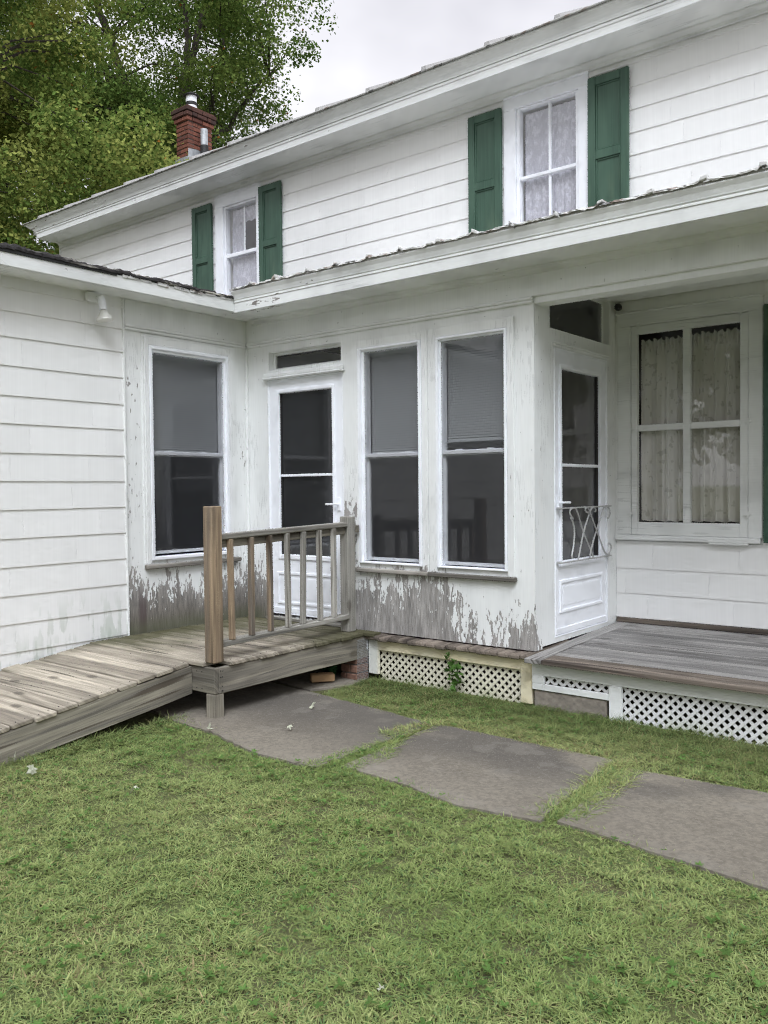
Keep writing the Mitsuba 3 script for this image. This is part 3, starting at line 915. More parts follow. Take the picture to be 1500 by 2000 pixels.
def cloth(key, bsdf, fr, u0, u1, z0, z1, n, amp, waves, seed, gather=0.0):
    r = np.random.default_rng(seed)
    nu, nz = 110, 26
    u = np.linspace(0, 1, nu)
    rows = []
    ph = np.cumsum(r.uniform(0.4, 1.6, nu))
    ph = ph / ph[-1] * waves * 2 * np.pi
    am = 0.5 + 0.5 * np.interp(u, np.linspace(0, 1, 9), r.uniform(0.2, 1, 9))
    for i in range(nz):
        t = i / (nz - 1)
        a = amp * (0.5 + 0.5 * (1 - t)) * am
        wv = a * np.sin(ph + 0.5 * np.sin(t * 3 + ph * 0.3)) + 0.3 * a * np.sin(2.3 * ph + 1 + t)
        if gather and t > 0.93:
            wv = amp * 0.4 * np.sin(ph * 3.1)
        uu = u0 + (u1 - u0) * u
        zz = z0 + (z1 - z0) * t + (0.012 * np.sin(ph * 2.1) * gather if t > 0.97 else 0) + (0.006 * np.sin(ph) if t == 0 else 0)
        rows.append(np.stack([uu, np.broadcast_to(zz, uu.shape), n + wv], 1))
    g = np.array(rows).reshape(-1, 3)
    i0, j0 = np.meshgrid(np.arange(nz - 1), np.arange(nu - 1), indexing='ij')
    q = np.stack([i0 * nu + j0, i0 * nu + j0 + 1, (i0 + 1) * nu + j0 + 1, (i0 + 1) * nu + j0], -1).reshape(-1, 4)
    MB().add(fr.w(g), q).build(key, bsdf, True)


cloth('floral_curtain', 'm_curtain', fD, 3.05, 3.455, 0.80, 2.235, -0.090, 0.036, 4, 1, 1.0)
lab('floral_curtain', 'pleated beige floral curtain behind the left half of the window under the porch roof', 'curtain')
cloth('floral_curtain', 'm_curtain', fD, 3.425, 3.83, 0.80, 2.245, -0.094, 0.036, 4, 2, 1.0)
lab('floral_curtain_001', 'pleated beige floral curtain behind the right half of the window under the porch roof', 'curtain')

# upstairs windows
def up_window(key, o, cas, ztop, gl, meet, muntin, thick):
    u0, u1, z0, z1 = o
    mb = MB()
    fD.box(mb, cas[0], u0 - 0.0005, 3.0, z1, 0.0006, 0.026)
    fD.box(mb, u1 + 0.0005, cas[1], 3.0, z1, 0.0006, 0.026)
    fD.box(mb, cas[0], cas[1], z1 + 0.0005, ztop - 0.014, 0.0006, 0.026)
    fD.box(mb, cas[0] - 0.006, cas[1] + 0.006, ztop - 0.0135, ztop, 0.0006, 0.034)
    fD.box(mb, cas[0] - 0.02, cas[1] + 0.02, 2.96, 2.9995, 0.0006, 0.05)
    mb.build(key + '__casing', 'm_vinyl')
    mb = MB()
    fD.ring(mb, u0 + 0.001, u1 - 0.001, z0, z1 - 0.001, gl[0] - u0 - 0.001, -0.06, 0.008, 0.003, z1 - gl[1 + 1], 0.05)
    mb.build(key + '__frame', 'm_vinyl')
    mb = MB()
    fD.box(mb, gl[0] + 0.0005, gl[1] - 0.0005, meet - thick / 2, meet + thick / 2, -0.05, 0.0, 0.003)
    mb.build(key + '__meeting_rail', 'm_vinyl')
    mb = MB()
    for c, d in ((z0 + 0.052, meet - thick / 2 - 0.001), (meet + thick / 2 + 0.001, gl[2] - 0.001)):
        if muntin and (muntin > 0 or c > meet):
            um = (gl[0] + gl[1]) / 2 + (0.005 if muntin > 0 else 0.0)
            fD.box(mb, um - 0.010, um + 0.010, c, d, -0.045 if muntin > 0 else -0.058, -0.020 if muntin > 0 else -0.052, 0.002)
        fD.quad(MB(), gl[0], gl[1], c, d, -0.030).build(key + '__pane', 'm_glass')
    if mb.n:
        mb.build(key + '__muntin', 'm_vinyl')


up_window(H + 'upper_window', U_R, (1.859, 2.648), 4.452, (2.005, 2.540, 4.320), 3.735, 1, 0.028)
up_window(H + 'upper_window_001', U_L, (-1.951, -1.204), 4.436, (-1.788, -1.296, 4.272), 3.735, -1, 0.040)
cloth('lace_curtain', 'm_lace', fD, 2.02, 2.53, 3.1, 4.30, -0.075, 0.010, 7, 3)
lab('lace_curtain', 'white lace curtain in the upstairs window nearer the camera', 'curtain')
cloth('lace_curtain', 'm_lace', fD, -1.76, -1.31, 3.1, 3.72, -0.075, 0.010, 6, 4)
lab('lace_curtain_001', 'white lace curtain across the lower half of the far upstairs window', 'curtain')
cloth('lace_curtain', 'm_lace', fD, -1.775, -1.56, 3.72, 4.12, -0.090, 0.014, 4, 5)
lab('lace_curtain_002', 'pale curtain drawn to the left in the upper half of the far upstairs window', 'curtain')
cloth('lace_curtain', 'm_lace', fD, -1.76, -1.31, 4.10, 4.26, -0.080, 0.004, 4, 6)
lab('lace_curtain_003', 'short pale valance at the top of the far upstairs window', 'curtain')


def shutter(u0, u1, z0, z1, key, label, mid=(3.711, 3.781)):
    w = 0.066
    mb = MB()
    fD.box(mb, u0, u0 + w, z0, z1, 0.026, 0.056, 0.004)
    fD.box(mb, u1 - w, u1, z0, z1, 0.026, 0.056, 0.004)
    fD.box(mb, u0 + w + 0.0005, u1 - w - 0.0005, z1 - 0.068, z1 - 0.001, 0.026, 0.0545, 0.004)
    fD.box(mb, u0 + w + 0.0005, u1 - w - 0.0005, *mid, 0.026, 0.0545, 0.004)
    fD.box(mb, u0 + w + 0.0005, u1 - w - 0.0005, z0, z0 + 0.09, 0.026, 0.0545, 0.004)
    mb.build(key + '__frame', 'm_green')
    for a, b in ((mid[1], z1 - 0.068), (z0 + 0.09, mid[0])):
        mb = MB()
        fD.box(mb, u0 + w + 0.001, u1 - w - 0.001, a + 0.001, b - 0.001, 0.028, 0.036, 0.002)
        fD.ring(mb, u0 + w + 0.001, u1 - w - 0.001, a + 0.001, b - 0.001, 0.012, 0.0365, 0.046, 0.005)
        mb.build(key + '__panel', 'm_green')


shutter(1.509, 1.847, 2.99, 4.372, H + 'shutter', None)
shutter(2.657, 3.000, 2.99, 4.372, H + 'shutter_001', None)
shutter(-2.333, -1.990, 2.99, 4.372, H + 'shutter_002', None)
shutter(-1.202, -0.863, 2.99, 4.372, H + 'shutter_003', None)
shutter(4.008, 4.35, 0.66, 2.372, H + 'shutter_004', None, (1.45, 1.52))

# ------------------------------------------------------------------ doors
def storm_door(key, fr, o, gl, mid, kick, n, handle_u, hand_z, hs):
    u0, u1, z0, z1 = o
    a0, a1, b0, b1 = gl
    poly = sbox(u0 + 0.012, z0 + 0.012, u1 - 0.012, z1 - 0.012).difference(sbox(a0, b0, a1, b1))
    fr.slab(MB(), poly, n - 0.035, n).build(key + '__leaf', 'm_vinyl')
    mb = MB()
    fr.ring(mb, u0 + 0.001, u1 - 0.001, z0 + 0.001, z1 - 0.001, 0.010, n - 0.06, n + 0.012, 0.003, 0.010, 0.010)
    mb.build(key + '__jamb', 'm_vinyl')
    mb = MB()
    fr.ring(mb, a0 - 0.03, a1 + 0.03, b0 - 0.04, b1 + 0.03, 0.030, n + 0.0005, n + 0.014, 0.006, 0.030, 0.040)
    mb.build(key + '__glass_trim', 'm_vinyl')
    mb = MB()
    fr.box(mb, a0 + 0.0005, a1 - 0.0005, mid - 0.011, mid + 0.011, n - 0.030, n - 0.004, 0.003)
    mb.build(key + '__mid_bar', 'm_vinyl')
    mb = MB()
    fr.box(mb, a0 + 0.0005, a0 + 0.010, b0, b1, n - 0.030, n - 0.006, 0.002)
    fr.box(mb, a1 - 0.010, a1 - 0.0005, b0, b1, n - 0.030, n - 0.006, 0.002)
    mb.build(key + '__track', 'm_black')
    fr.quad(MB(), a0, a1, mid + 0.011, b1, n - 0.020).build(key + '__pane', 'm_glass')
    fr.quad(MB(), a0, a1, b0, mid - 0.011, n - 0.024).build(key + '__pane', 'm_glass')
    fr.quad(MB(), a0 + 0.001, a1 - 0.001, b0, b1, n - 0.0325).build(key + '__insect_screen', 'm_screen')
    mb = MB()
    fr.ring(mb, kick[0], kick[1], kick[2], kick[3], 0.024, n + 0.0005, n + 0.011, 0.006)
    fr.box(mb, kick[0] + 0.05, kick[1] - 0.05, kick[2] + 0.05, kick[3] - 0.05, n + 0.0006, n + 0.004, 0.003)
    mb.build(key + '__kick_panel', 'm_vinyl')
    fr.box(MB(), u0 + 0.02, u1 - 0.02, z0 + 0.015, z0 + 0.06, n + 0.0005, n + 0.009, 0.004).build(key + '__sweep', 'm_vinyl')
    mb = MB()
    fr.box(mb, handle_u - 0.016, handle_u + 0.016, hand_z - 0.055, hand_z + 0.055, n + 0.0005, n + 0.014, 0.005)
    fr.box(mb, handle_u - 0.009, handle_u + 0.009, hand_z - 0.008, hand_z + 0.010, n + 0.0145, n + 0.045, 0.004)
    v, f, uv = bbox((handle_u - 0.01 if hs > 0 else handle_u - 0.115, hand_z - 0.007, n + 0.040), (handle_u + 0.115 if hs > 0 else handle_u + 0.01, hand_z + 0.009, n + 0.053), 0.005)
    v[:, 1] += -0.10 * np.abs(v[:, 0] - handle_u) ** 1.0 * 0.12
    mb.add(fr.w(v), f)
    mb.build(key + '__handle', 'm_vinyl')
    mb = MB()
    hu = u1 - 0.004 if hs > 0 else u0 + 0.004
    for zz in (z0 + 0.22, z0 + 0.55, z0 + 1.15, z0 + 1.5, z1 - 0.25):
        fr.box(mb, hu - 0.005, hu + 0.005, zz - 0.05, zz + 0.05, n + 0.0125, n + 0.018, 0.003)
    mb.build(key + '__hinge', 'm_trim')


storm_door(H + 'storm_door', fB, (0.262, 1.133, 0.0, 2.03), (0.395, 1.009, 0.519, 1.906), 1.199, (0.345, 1.055, 0.09, 0.37), -0.012, 1.075, 0.955, -1)
storm_door(H + 'storm_door_001', fC, C_DOOR, (0.400, 1.040, 0.540, 1.930), 1.236, (0.368, 1.088, 0.165, 0.405), -0.006, 0.345, 0.965, 1)
mb = MB()
fB.box(mb, 0.240, 1.155, 2.045, 2.083, 0.0008, 0.034, 0.008)
fB.box(mb, 0.232, 1.162, 2.030, 2.0445, 0.0008, 0.046, 0.005)
mb.build(H + 'storm_door__head_moulding', 'm_old')
mb = MB()
fC.box(mb, 0.262, 1.185, 2.090, 2.106, 0.0008, 0.030, 0.006)
fC.box(mb, 0.262, 1.185, 2.0695, 2.0895, 0.0008, 0.018, 0.005)
mb.build(H + 'storm_door_001__head_moulding', 'm_old')
# transoms
mb = MB()
fB.ring(mb, *B_TRANS, 0.022, -0.085, -0.055, 0.003)
mb.build(H + 'transom', 'm_old')
fB.quad(MB(), 0.306, 1.096, 2.133, 2.245, -0.07).build(H + 'transom__pane', 'm_glass')
mb = MB()
fC.ring(mb, *C_TRANS, 0.018, -0.085, -0.055, 0.003)
mb.build(H + 'transom', 'm_old')
fC.quad(MB(), 0.247, 1.213, 2.215, 2.527, -0.06).build(H + 'transom_001__insect_screen', 'm_screen')
fC.quad(MB(), 0.247, 1.213, 2.215, 2.527, -0.07).build(H + 'transom_001__pane', 'm_glass')
# sill strips below the doors, corner strip
one(H + 'storm_door__sill', 'm_rail', 0.25, 1.15, -0.05, 0.09, -0.044, -0.021, 0.004)
one(H + 'corner_moulding', 'm_old', 0.0008, 0.022, -0.024, -0.0008, -0.045, 2.329, 0.006, 2)
# shingle-edge strip in the corner by the second door
for k in range(11):
    fD.box(MB(), XC + 0.0015, 2.888, 0.66 + 0.158 * k, 0.66 + 0.158 * (k + 1) - 0.004, 0.0008, 0.018 + 0.003 * (k % 2), 0.002).build(H + 'corner_strip', 'm_siding')


# scroll grille on the second door
def bez(pts, n=30):
    pts = np.asarray(pts, float)
    t = np.linspace(0, len(pts) - 1, n * 2)
    from scipy.interpolate import CubicSpline
    cs = CubicSpline(np.arange(len(pts)), pts)
    return cs(t)


def scroll(c, r, a0, a1, n=8):
    a = np.radians(np.linspace(a0, a1, n))
    return [(c[0] + r * math.cos(t), c[1] + r * math.sin(t)) for t in a]


def flat_bar(path, n0):
    q = np.array([[u, z, n0] for u, z in path])
    mb = MB()
    tube(mb, fC.w(q), 0.0062, 6)
    return mb


GN = 0.040
for zz in (0.925, 0.535):
    mb = MB()
    fC.box(mb, 0.315, 1.165, zz - 0.005, zz + 0.005, GN - 0.012, GN + 0.006, 0.002)
    fC.box(mb, 0.315, 0.345, zz - 0.008, zz + 0.008, 0.0, GN - 0.0125, 0.002)
    fC.box(mb, 1.135, 1.165, zz - 0.008, zz + 0.008, 0.0, GN - 0.0125, 0.002)
    mb.build(H + 'storm_door_001__grille_rail', 'm_steel')
GRILLE = [
    [(0.485, 0.846), (0.449, 0.869), (0.43, 0.895), (0.449, 0.916), (0.495, 0.924), (0.539, 0.908), (0.597, 0.823), (0.663, 0.727), (0.745, 0.634), (0.818, 0.545)],
    [(0.43, 0.856), (0.466, 0.818), (0.489, 0.76), (0.485, 0.696), (0.469, 0.632), (0.449, 0.59), (0.459, 0.561)],
    [(0.704, 0.886), (0.666, 0.895), (0.659, 0.913), (0.687, 0.924), (0.72, 0.907), (0.786, 0.825), (0.855, 0.74), (0.925, 0.655), (0.983, 0.584), (1.04, 0.553), (1.093, 0.568), (1.115, 0.603), (1.089, 0.633), (1.06, 0.624)],
    [(0.556, 0.535), (0.597, 0.619), (0.646, 0.724), (0.704, 0.815), (0.761, 0.884), (0.797, 0.917), (0.84, 0.917), (0.863, 0.899), (0.843, 0.889)],
    [(0.753, 0.544), (0.777, 0.618), (0.859, 0.74), (0.925, 0.826), (0.974, 0.896), (1.024, 0.924), (1.076, 0.916), (1.106, 0.883), (1.089, 0.841), (1.063, 0.835)]]
for k, pth in enumerate(GRILLE):
    flat_bar(bez(pth, 36), GN + 0.008 + 0.006 * (k % 3)).build(H + 'storm_door_001__grille_scroll', 'm_steel')
lathe(MB(), [(0.0, 0), (0.02, 0), (0.028, 0.015), (0.028, 0.045), (0.018, 0.06), (0, 0.062)], (XC + 0.04, YD - 0.03, 2.50), (0.2, -1, 0), 14).build(H + 'insulator', 'm_black', 35)

# ------------------------------------------------------------------ porch floor, skirts and lattice
def pz(y): return -0.012 - 0.036 * (YD - y)


def slope_y(v):
    v = v.copy()
    v[:, 2] += -0.036 * (YD - v[:, 1])
    return v


def board(key, bsdf, x0, x1, y0, y1, z0, z1, grain, f_=None, bevel=0.004, jit=0.002):
    v, f, uv = bbox((x0, y0, z0), (x1, y1, z1), bevel, grain)
    if f_: v = f_(v)
    v[:, 2] += rng.normal(0, jit) + (v[:, grain] - v[:, grain].mean()) * rng.normal(0, jit * 0.6)
    return MB().add(v, f, uv).build(key, bsdf)


y = -0.185
i = 0
while y < YD - 0.04:
    w_ = 0.092
    board(H + 'porch_floor__board', 'm_edgeboard' if i < 2 else 'm_porch', 3.012, 6.6, y, min(y + w_ - 0.003, YD - 0.028), -0.042, -0.012, 0, slope_y, 0.003, 0.0008)
    y += w_
    i += 1
board(H + 'porch_floor__border_board', 'm_porch', 2.888, 3.009, -0.19, YD - 0.028, -0.042, -0.011, 1, slope_y, 0.003, 0)
one(H + 'porch_floor__wall_strip', 'm_edgeboard', XC + 0.01, 6.6, YD - 0.027, YD - 0.004, -0.012, 0.026, 0.004)
x = 1.40
while x < 2.86:
    w_ = min(0.088, 2.884 - x)
    board(H + 'porch_floor__board_end', 'm_edgeboard', x, x + w_ - 0.004, -0.118 + rng.normal(0, 0.006), 0.5, -0.046, -0.014, 1, slope_y, 0.008, 0.002)
    x += 0.088
# yellowed skirt (left)
mb = MB()
wbox(mb, 1.527, 2.790, -0.062, -0.036, -0.180, -0.096, 0.003, 0)
wbox(mb, 2.7905, 2.880, -0.066, -0.036, -0.405, -0.098, 0.003, 2)
wbox(mb, 1.432, 1.5265, -0.066, -0.036, -0.372, -0.090, 0.003, 2)
mb.build(H + 'left_skirt_frame', 'm_yellow')
# white skirt (right)
SY = -0.098
mb = MB()
wbox(mb, 2.896, 6.6, SY, SY + 0.028, -0.190, -0.106, 0.003, 0)
wbox(mb, 2.896, 2.985, SY, SY + 0.028, -0.2475, -0.1905, 0.003, 0)
wbox(mb, 2.985, 3.448, SY + 0.001, SY + 0.027, -0.290, -0.2480, 0.003, 0)
wbox(mb, 2.896, 2.9845, SY + 0.001, SY + 0.027, -0.290, -0.2480, 0.003, 0)
wbox(mb, 3.4485, 3.532, SY - 0.003, SY + 0.028, -0.43, -0.1905, 0.003, 2)
wbox(mb, 4.98, 5.06, SY - 0.003, SY + 0.028, -0.43, -0.1905, 0.003, 2)
mb.build(H + 'right_skirt_frame', 'm_trim')


def lattice(key, x0, x1, z0, z1, yy, sw=0.0195, pitch=0.061):
    clip = sbox(x0, z0, x1, z1)
    for sgn, y in ((1, yy), (-1, yy + 0.0065)):
        c = x0 - (z1 - z0) if sgn > 0 else x0
        while c < x1 + (z1 - z0):
            a = (c, z0 - 0.001)
            b = (c + sgn * (z1 - z0 + 0.002), z1 + 0.001)
            d = sw / 2 * math.sqrt(2)
            g = Polygon([(a[0] - d, a[1]), (a[0] + d, a[1]), (b[0] + d, b[1]), (b[0] - d, b[1])]).intersection(clip)
            c += pitch
            if g.is_empty or g.area < 1e-4 or g.geom_type != 'Polygon':
                continue
            m = trimesh.creation.extrude_polygon(g, 0.006, engine='earcut')
            v = np.array(m.vertices)
            MB().add(np.stack([v[:, 0], y + 0.006 - v[:, 2], v[:, 1]], 1), m.faces).build(key, 'm_lattice')


lattice(H + 'left_lattice__slat', 1.527, 2.790, -0.42, -0.18, -0.034)
lattice(H + 'small_lattice__slat', 2.985, 3.448, -0.248, -0.19, SY + 0.030)
lattice(H + 'right_lattice__slat', 3.53, 5.0, -0.44, -0.19, SY + 0.030)
one(H + 'pipe_stub', 'm_vinyl', 1.405, 1.428, -0.085, -0.06, -0.19, -0.082, 0.01)

one('concrete_block', 'm_block', 2.905, 3.425, -0.085, 0.08, -0.43, -0.293, 0.006)
lab('concrete_block', 'grey concrete block under the white skirt board of the open porch', 'block')

# ------------------------------------------------------------------ wooden deck, railing and ramp
D = 'wooden_deck__'
lab('wooden_deck', 'weathered wooden deck with railing in front of the enclosed porch door', 'deck')
y = -1.634
i = 0
while y < -0.03:
    w_ = 0.137
    e = 1.447 + rng.normal(0, 0.006)
    y1 = min(y + w_ - 0.009, -0.026)
    # the first board stops short for the corner post
    if i == 0:
        board(D + 'board', 'm_deck', 0.026, 1.332, y, y1, -0.073, -0.045, 0, None, 0.005, 0.0015)
    else:
        board(D + 'board', 'm_deck', 0.026, e if y1 < -0.12 else 1.53, y, y1, -0.073, -0.045, 0, None, 0.005, 0.0015)
    y += w_
    i += 1
one(D + 'rim_joist', 'm_rim', 1.3865, 1.425, -1.577, -0.06, -0.248, -0.0765, 0.005, 1)
one(D + 'rim_joist', 'm_rim', 0.03, 1.425, -1.618, -1.5785, -0.246, -0.0765, 0.005, 0)
one(D + 'joist', 'm_rim', 0.65, 0.69, -1.577, -0.03, -0.22, -0.0765, 0.005, 1)
one(D + 'joist', 'm_rim', 0.03, 0.07, -1.577, -0.03, -0.22, -0.0765, 0.005, 1)
PX0, PX1, PY0, PY1 = 1.336, 1.425, -1.622, -1.533
# corner post: above the deck and the stub below the rim
one(D + 'corner_post', 'm_post', PX0, PX1, PY0, PY1, -0.0445, 0.975, 0.006, 2)
one(D + 'foot_post', 'm_rim', PX0, PX1 - 0.003, PY0 + 0.004, PY1, -0.42, -0.2485, 0.006, 2)
one(D + 'wall_post', 'm_rail', 1.246, 1.335, -0.185, -0.096, -0.0445, 0.862, 0.006, 2)


def beam(key, bsdf, p, q, w_, h, bevel=0.004):
    """A straight timber from p to q (along y), w_ wide in x, h high."""
    L = abs(q[1] - p[1])
    v, f, uv = bbox((-w_ / 2, 0, -h / 2), (w_ / 2, L, h / 2), bevel, 1)
    t = v[:, 1:2] / L
    v = v + np.array(p) * (1 - t) + np.array(q) * t - np.array([0, 1, 0]) * v[:, 1:2]
    return MB().add(v, f, uv).build(key, bsdf)


beam(D + 'handrail', 'm_rail', (1.352, -1.532, 0.769), (1.292, -0.186, 0.800), 0.092, 0.036, 0.008)
beam(D + 'upper_rail', 'm_rim', (1.346, -1.532, 0.723), (1.290, -0.186, 0.752), 0.036, 0.054)
beam(D + 'lower_rail', 'm_rail', (1.352, -1.532, 0.062), (1.305, -0.186, 0.080), 0.085, 0.036)
fB.box(MB(), 1.255, 1.335, 0.735, 0.79, 0.045, 0.0955, 0.004).build(D + 'rail_bracket', 'm_rim')
for k, yy in enumerate((-1.425, -1.237, -1.055, -0.873, -0.708, -0.522, -0.356)):
    t = (yy + 1.532) / 1.346
    xx = 1.346 + t * (1.290 - 1.346) + 0.037
    zb, zt = 0.081 + 0.018 * t + 0.0005, 0.7505 + 0.030 * t
    v, f, uv = bbox((xx - 0.018, yy - 0.018, zb), (xx + 0.018, yy + 0.018, zt), 0.004, 2)
    v[:, 1] += (v[:, 2] - 0.4) * rng.normal(0, 0.006)
    v[:, 0] += (v[:, 2] - 0.4) * rng.normal(0, 0.005)
    MB().add(v, f, uv).build(D + 'baluster', 'm_post' if k < 3 else 'm_rail')
# nails on the rim
mb = MB()
for yy in (-1.56, -1.545):
    for zz in (-0.10, -0.14, -0.2, -0.23):
        lathe(mb, [(0.004, 0), (0.004, 0.0015), (0, 0.002)], (1.4252, yy + rng.normal(0, 0.006), zz), (1, 0, 0), 6)
for xx in (1.30, 1.25):
    for zz in (-0.11, -0.22):
        lathe(mb, [(0.004, 0), (0.004, 0.0015), (0, 0.002)], (xx, -1.6182, zz), (0, -1, 0), 6)
mb.build(D + 'nail_heads', 'm_black')
labels[D + 'nail_heads'] = {'kind': 'stuff'}

R = 'wooden_ramp__'
lab('wooden_ramp', 'long weathered plank ramp sloping down along the left wing wall', 'ramp')
RS = 0.119
def rz(y): return -0.056 + (y + 1.637) * RS


y = -1.640
while y > -4.55:
    w_ = 0.137
    y0 = y - w_ + 0.010
    v, f, uv = bbox((0.028, y0, -0.028), (1.212 + rng.normal(0, 0.006), y, 0.0), 0.005, 0)
    v[:, 2] += -0.056 + (v[:, 1] + 1.637) * RS + rng.normal(0, 0.0022) + (v[:, 0] - 0.6) * rng.normal(0, 0.003)
    MB().add(v, f, uv).build(R + 'board', 'm_deck')
    y -= w_
for xs in (1.165, 0.04):
    L0, L1 = -1.622, -4.5
    v = []
    N = 10
    for k in range(N + 1):
        yy = L0 + (L1 - L0) * k / N
        zt = rz(yy) - 0.031
        zb = min(zt - 0.02, max(zt - 0.185, GZ - 0.02) if k else zt - 0.180)
        for xx in (xs, xs + 0.038):
            v += [[xx, yy, zb], [xx, yy, zt]]
    f = []
    for k in range(N):
        a, b = 4 * k, 4 * k + 4
        f += [[a, a + 1, b + 1, b], [a + 2, b + 2, b + 3, a + 3], [a + 1, a + 3, b + 3, b + 1], [a, b, b + 2, a + 2]]
    f += [[0, 2, 3, 1], [4 * N, 4 * N + 1, 4 * N + 3, 4 * N + 2]]
    v = np.array(v)
    uvi[0] = (uvi[0] + 1) % 400
    uv = np.stack([v[:, 1] + 3 + 20 * uvi[0], v[:, 2] - RS * v[:, 1]], 1)
    MB().add(v, f, uv).build(R + 'stringer', 'm_rim')

mb, mr = MB(), MB()
for b in range(12):
    for xx in (0.06, 0.67, 1.40):
        for o in (0.035, 0.10):
            if -1.634 + 0.137 * b + o < -0.03 and not (b == 0 and xx > 1.3):
                lathe(mb, [(0.0042, 0), (0.0035, 0.002), (0, 0.002)], (xx + rng.normal(0, 0.008), -1.634 + 0.137 * b + o + rng.normal(0, 0.005), -0.0450), (0, 0, 1), 6)
for b in range(21):
    for xx in (0.06, 0.60, 1.175):
        for o in (0.035, 0.095):
            yy = -1.640 - 0.137 * b - o + rng.normal(0, 0.005)
            lathe(mr, [(0.0042, 0), (0.0035, 0.002), (0, 0.002)], (xx + rng.normal(0, 0.008), yy, rz(yy) + 0.001), (0, 0, 1), 6)
mb.build(D + 'board_nails', 'm_black')
mr.build(R + 'board_nails', 'm_black')
labels[D + 'board_nails'] = {'kind': 'stuff'}
labels[R + 'board_nails'] = {'kind': 'stuff'}

# ------------------------------------------------------------------ brick pier, loose brick, plants
lab('brick_pier', 'small reddish brick pier with wire mesh under the deck beside the lattice', 'pier')
for c in range(5):
    z0 = -0.42 + 0.068 * c
    for a, b in (((1.262, 1.352), (1.358, 1.424)) if c % 2 else ((1.262, 1.312), (1.318, 1.424))):
        v, f, uv = bbox((a, -0.205, z0), (b, -0.06, z0 + 0.058), 0.005, 0)
        MB().add(v, f, uv).build('brick_pier__brick', 'm_pierbrick')
one('brick_pier__mortar', 'm_mortar', 1.268, 1.418, -0.199, -0.065, -0.42, -0.082)
mb = MB()
for k in range(12):
    yy = -0.200 + 0.0125 * k
    wbox(mb, 1.4285, 1.4297, yy, yy + 0.0012, -0.41, -0.09, 0.0002, 2)
for k in range(26):
    zz = -0.41 + 0.0125 * k
    wbox(mb, 1.4298, 1.4308, -0.203, -0.062, zz, zz + 0.0012, 0.0002, 1)
mb.build('brick_pier__wire_mesh', 'm_galv')
labels['brick_pier__wire_mesh'] = {'kind': 'stuff'}

v, f, uv = bbox((-0.045, -0.09, 0), (0.045, 0.09, 0.056), 0.006, 1)
a = math.radians(-38)
v = np.stack([v[:, 0] * math.cos(a) - v[:, 1] * math.sin(a) + 1.262, v[:, 0] * math.sin(a) + v[:, 1] * math.cos(a) - 0.42, v[:, 2] - 0.392], 1)
MB().add(v, f, uv).build('loose_brick', 'm_tan')
lab('loose_brick', 'single tan brick lying on the concrete in front of the brick pier', 'brick')


def leaf_mesh(kind='maple'):
    if kind == 'maple':
        pts = [(0, -0.5), (0.12, -0.18), (0.40, -0.22), (0.30, -0.02), (0.55, 0.12), (0.26, 0.16), (0.28, 0.34), (0.10, 0.26), (0, 0.6)]
    else:
        pts = [(0, -0.5), (0.22, -0.3), (0.30, 0), (0.2, 0.3), (0, 0.5)]
    P = pts + [(-x, y) for x, y in pts[-2:0:-1]]
    v = np.array([(x, y, 0.12 * x * x - 0.15 * y * y) for x, y in P] + [(0, 0, 0)])
    n = len(P)
    return v, np.array([[i, (i + 1) % n, n] for i in range(n)])


def rot_rand(r, tilt):
    a, b, c = r.uniform(0, 2 * np.pi), r.normal(0, tilt), r.normal(0, tilt)
    return trimesh.transformations.euler_matrix(b, c, a, 'sxyz')[:3, :3]


def colored(key, v, f, col, bsdf):
    scene[key] = mikit.ply((np.asarray(v, np.float32), np.asarray(f)), bsdf, smooth=False, color=np.asarray(col, np.float32))


def small_plant(key, stems, size, seed, col):
    r = np.random.default_rng(seed)
    mb = MB()
    V, Fc, Cc, n = [], [], [], 0
    lv, lf = leaf_mesh('maple')
    for pts in stems:
        p = bez(pts, 12)
        tube(mb, p, np.linspace(0.0025, 0.001, len(p)), 4)
        for k in range(4, len(p), 2):
            for s in range(2):
                R_ = rot_rand(r, 0.7)
                sc = size * r.uniform(0.6, 1.2)
                q = (lv * sc) @ R_.T + p[k] + r.normal(0, 0.014, 3) + [0.01, -0.015, 0]
                V.append(q); Fc.append(lf + n); n += len(q)
                c = np.array(col) * r.uniform(0.7, 1.3)
                Cc.append(np.tile(c, (len(q), 1)))
    mb.build(key + '__stem', 'm_bark', raw=True)
    colored(key + '__leaves', np.vstack(V), np.vstack(Fc), np.vstack(Cc), 'm_leaf')
    labels[key + '__leaves'] = {'kind': 'stuff'}


small_plant('vine_plant', [[(2.27, -0.08, -0.40), (2.25, -0.10, -0.30), (2.24, -0.11, -0.20), (2.20, -0.10, -0.13)], [(2.27, -0.08, -0.40), (2.30, -0.11, -0.26), (2.29, -0.12, -0.18)]], 0.06, 3, (0.10, 0.20, 0.05))
lab('vine_plant', 'small green vine climbing the yellowed lattice', 'plant')
small_plant('weed_plant', [[(1.20, -0.26, -0.39), (1.22, -0.28, -0.33), (1.21, -0.30, -0.28)], [(1.16, -0.24, -0.39), (1.14, -0.27, -0.33), (1.13, -0.28, -0.29)], [(1.24, -0.25, -0.39), (1.25, -0.29, -0.34), (1.26, -0.31, -0.31)]], 0.055, 4, (0.035, 0.10, 0.04))
lab('weed_plant', 'dark green weed growing under the deck next to the brick pier', 'plant')
r = np.random.default_rng(21)
leaf_lab = ['largest pale fallen maple leaf, on the grass near the end of the ramp', 'small pale fallen leaf on the open lawn', 'pale fallen leaf on the first concrete slab towards its grassy front edge', 'pale fallen leaf at the middle of the first concrete slab', 'pale fallen leaf at the grass edge left of the first slab', 'pale fallen leaf half hidden in grass beside the ramp', 'small pale fallen leaf on the near lawn, closest to the viewer']
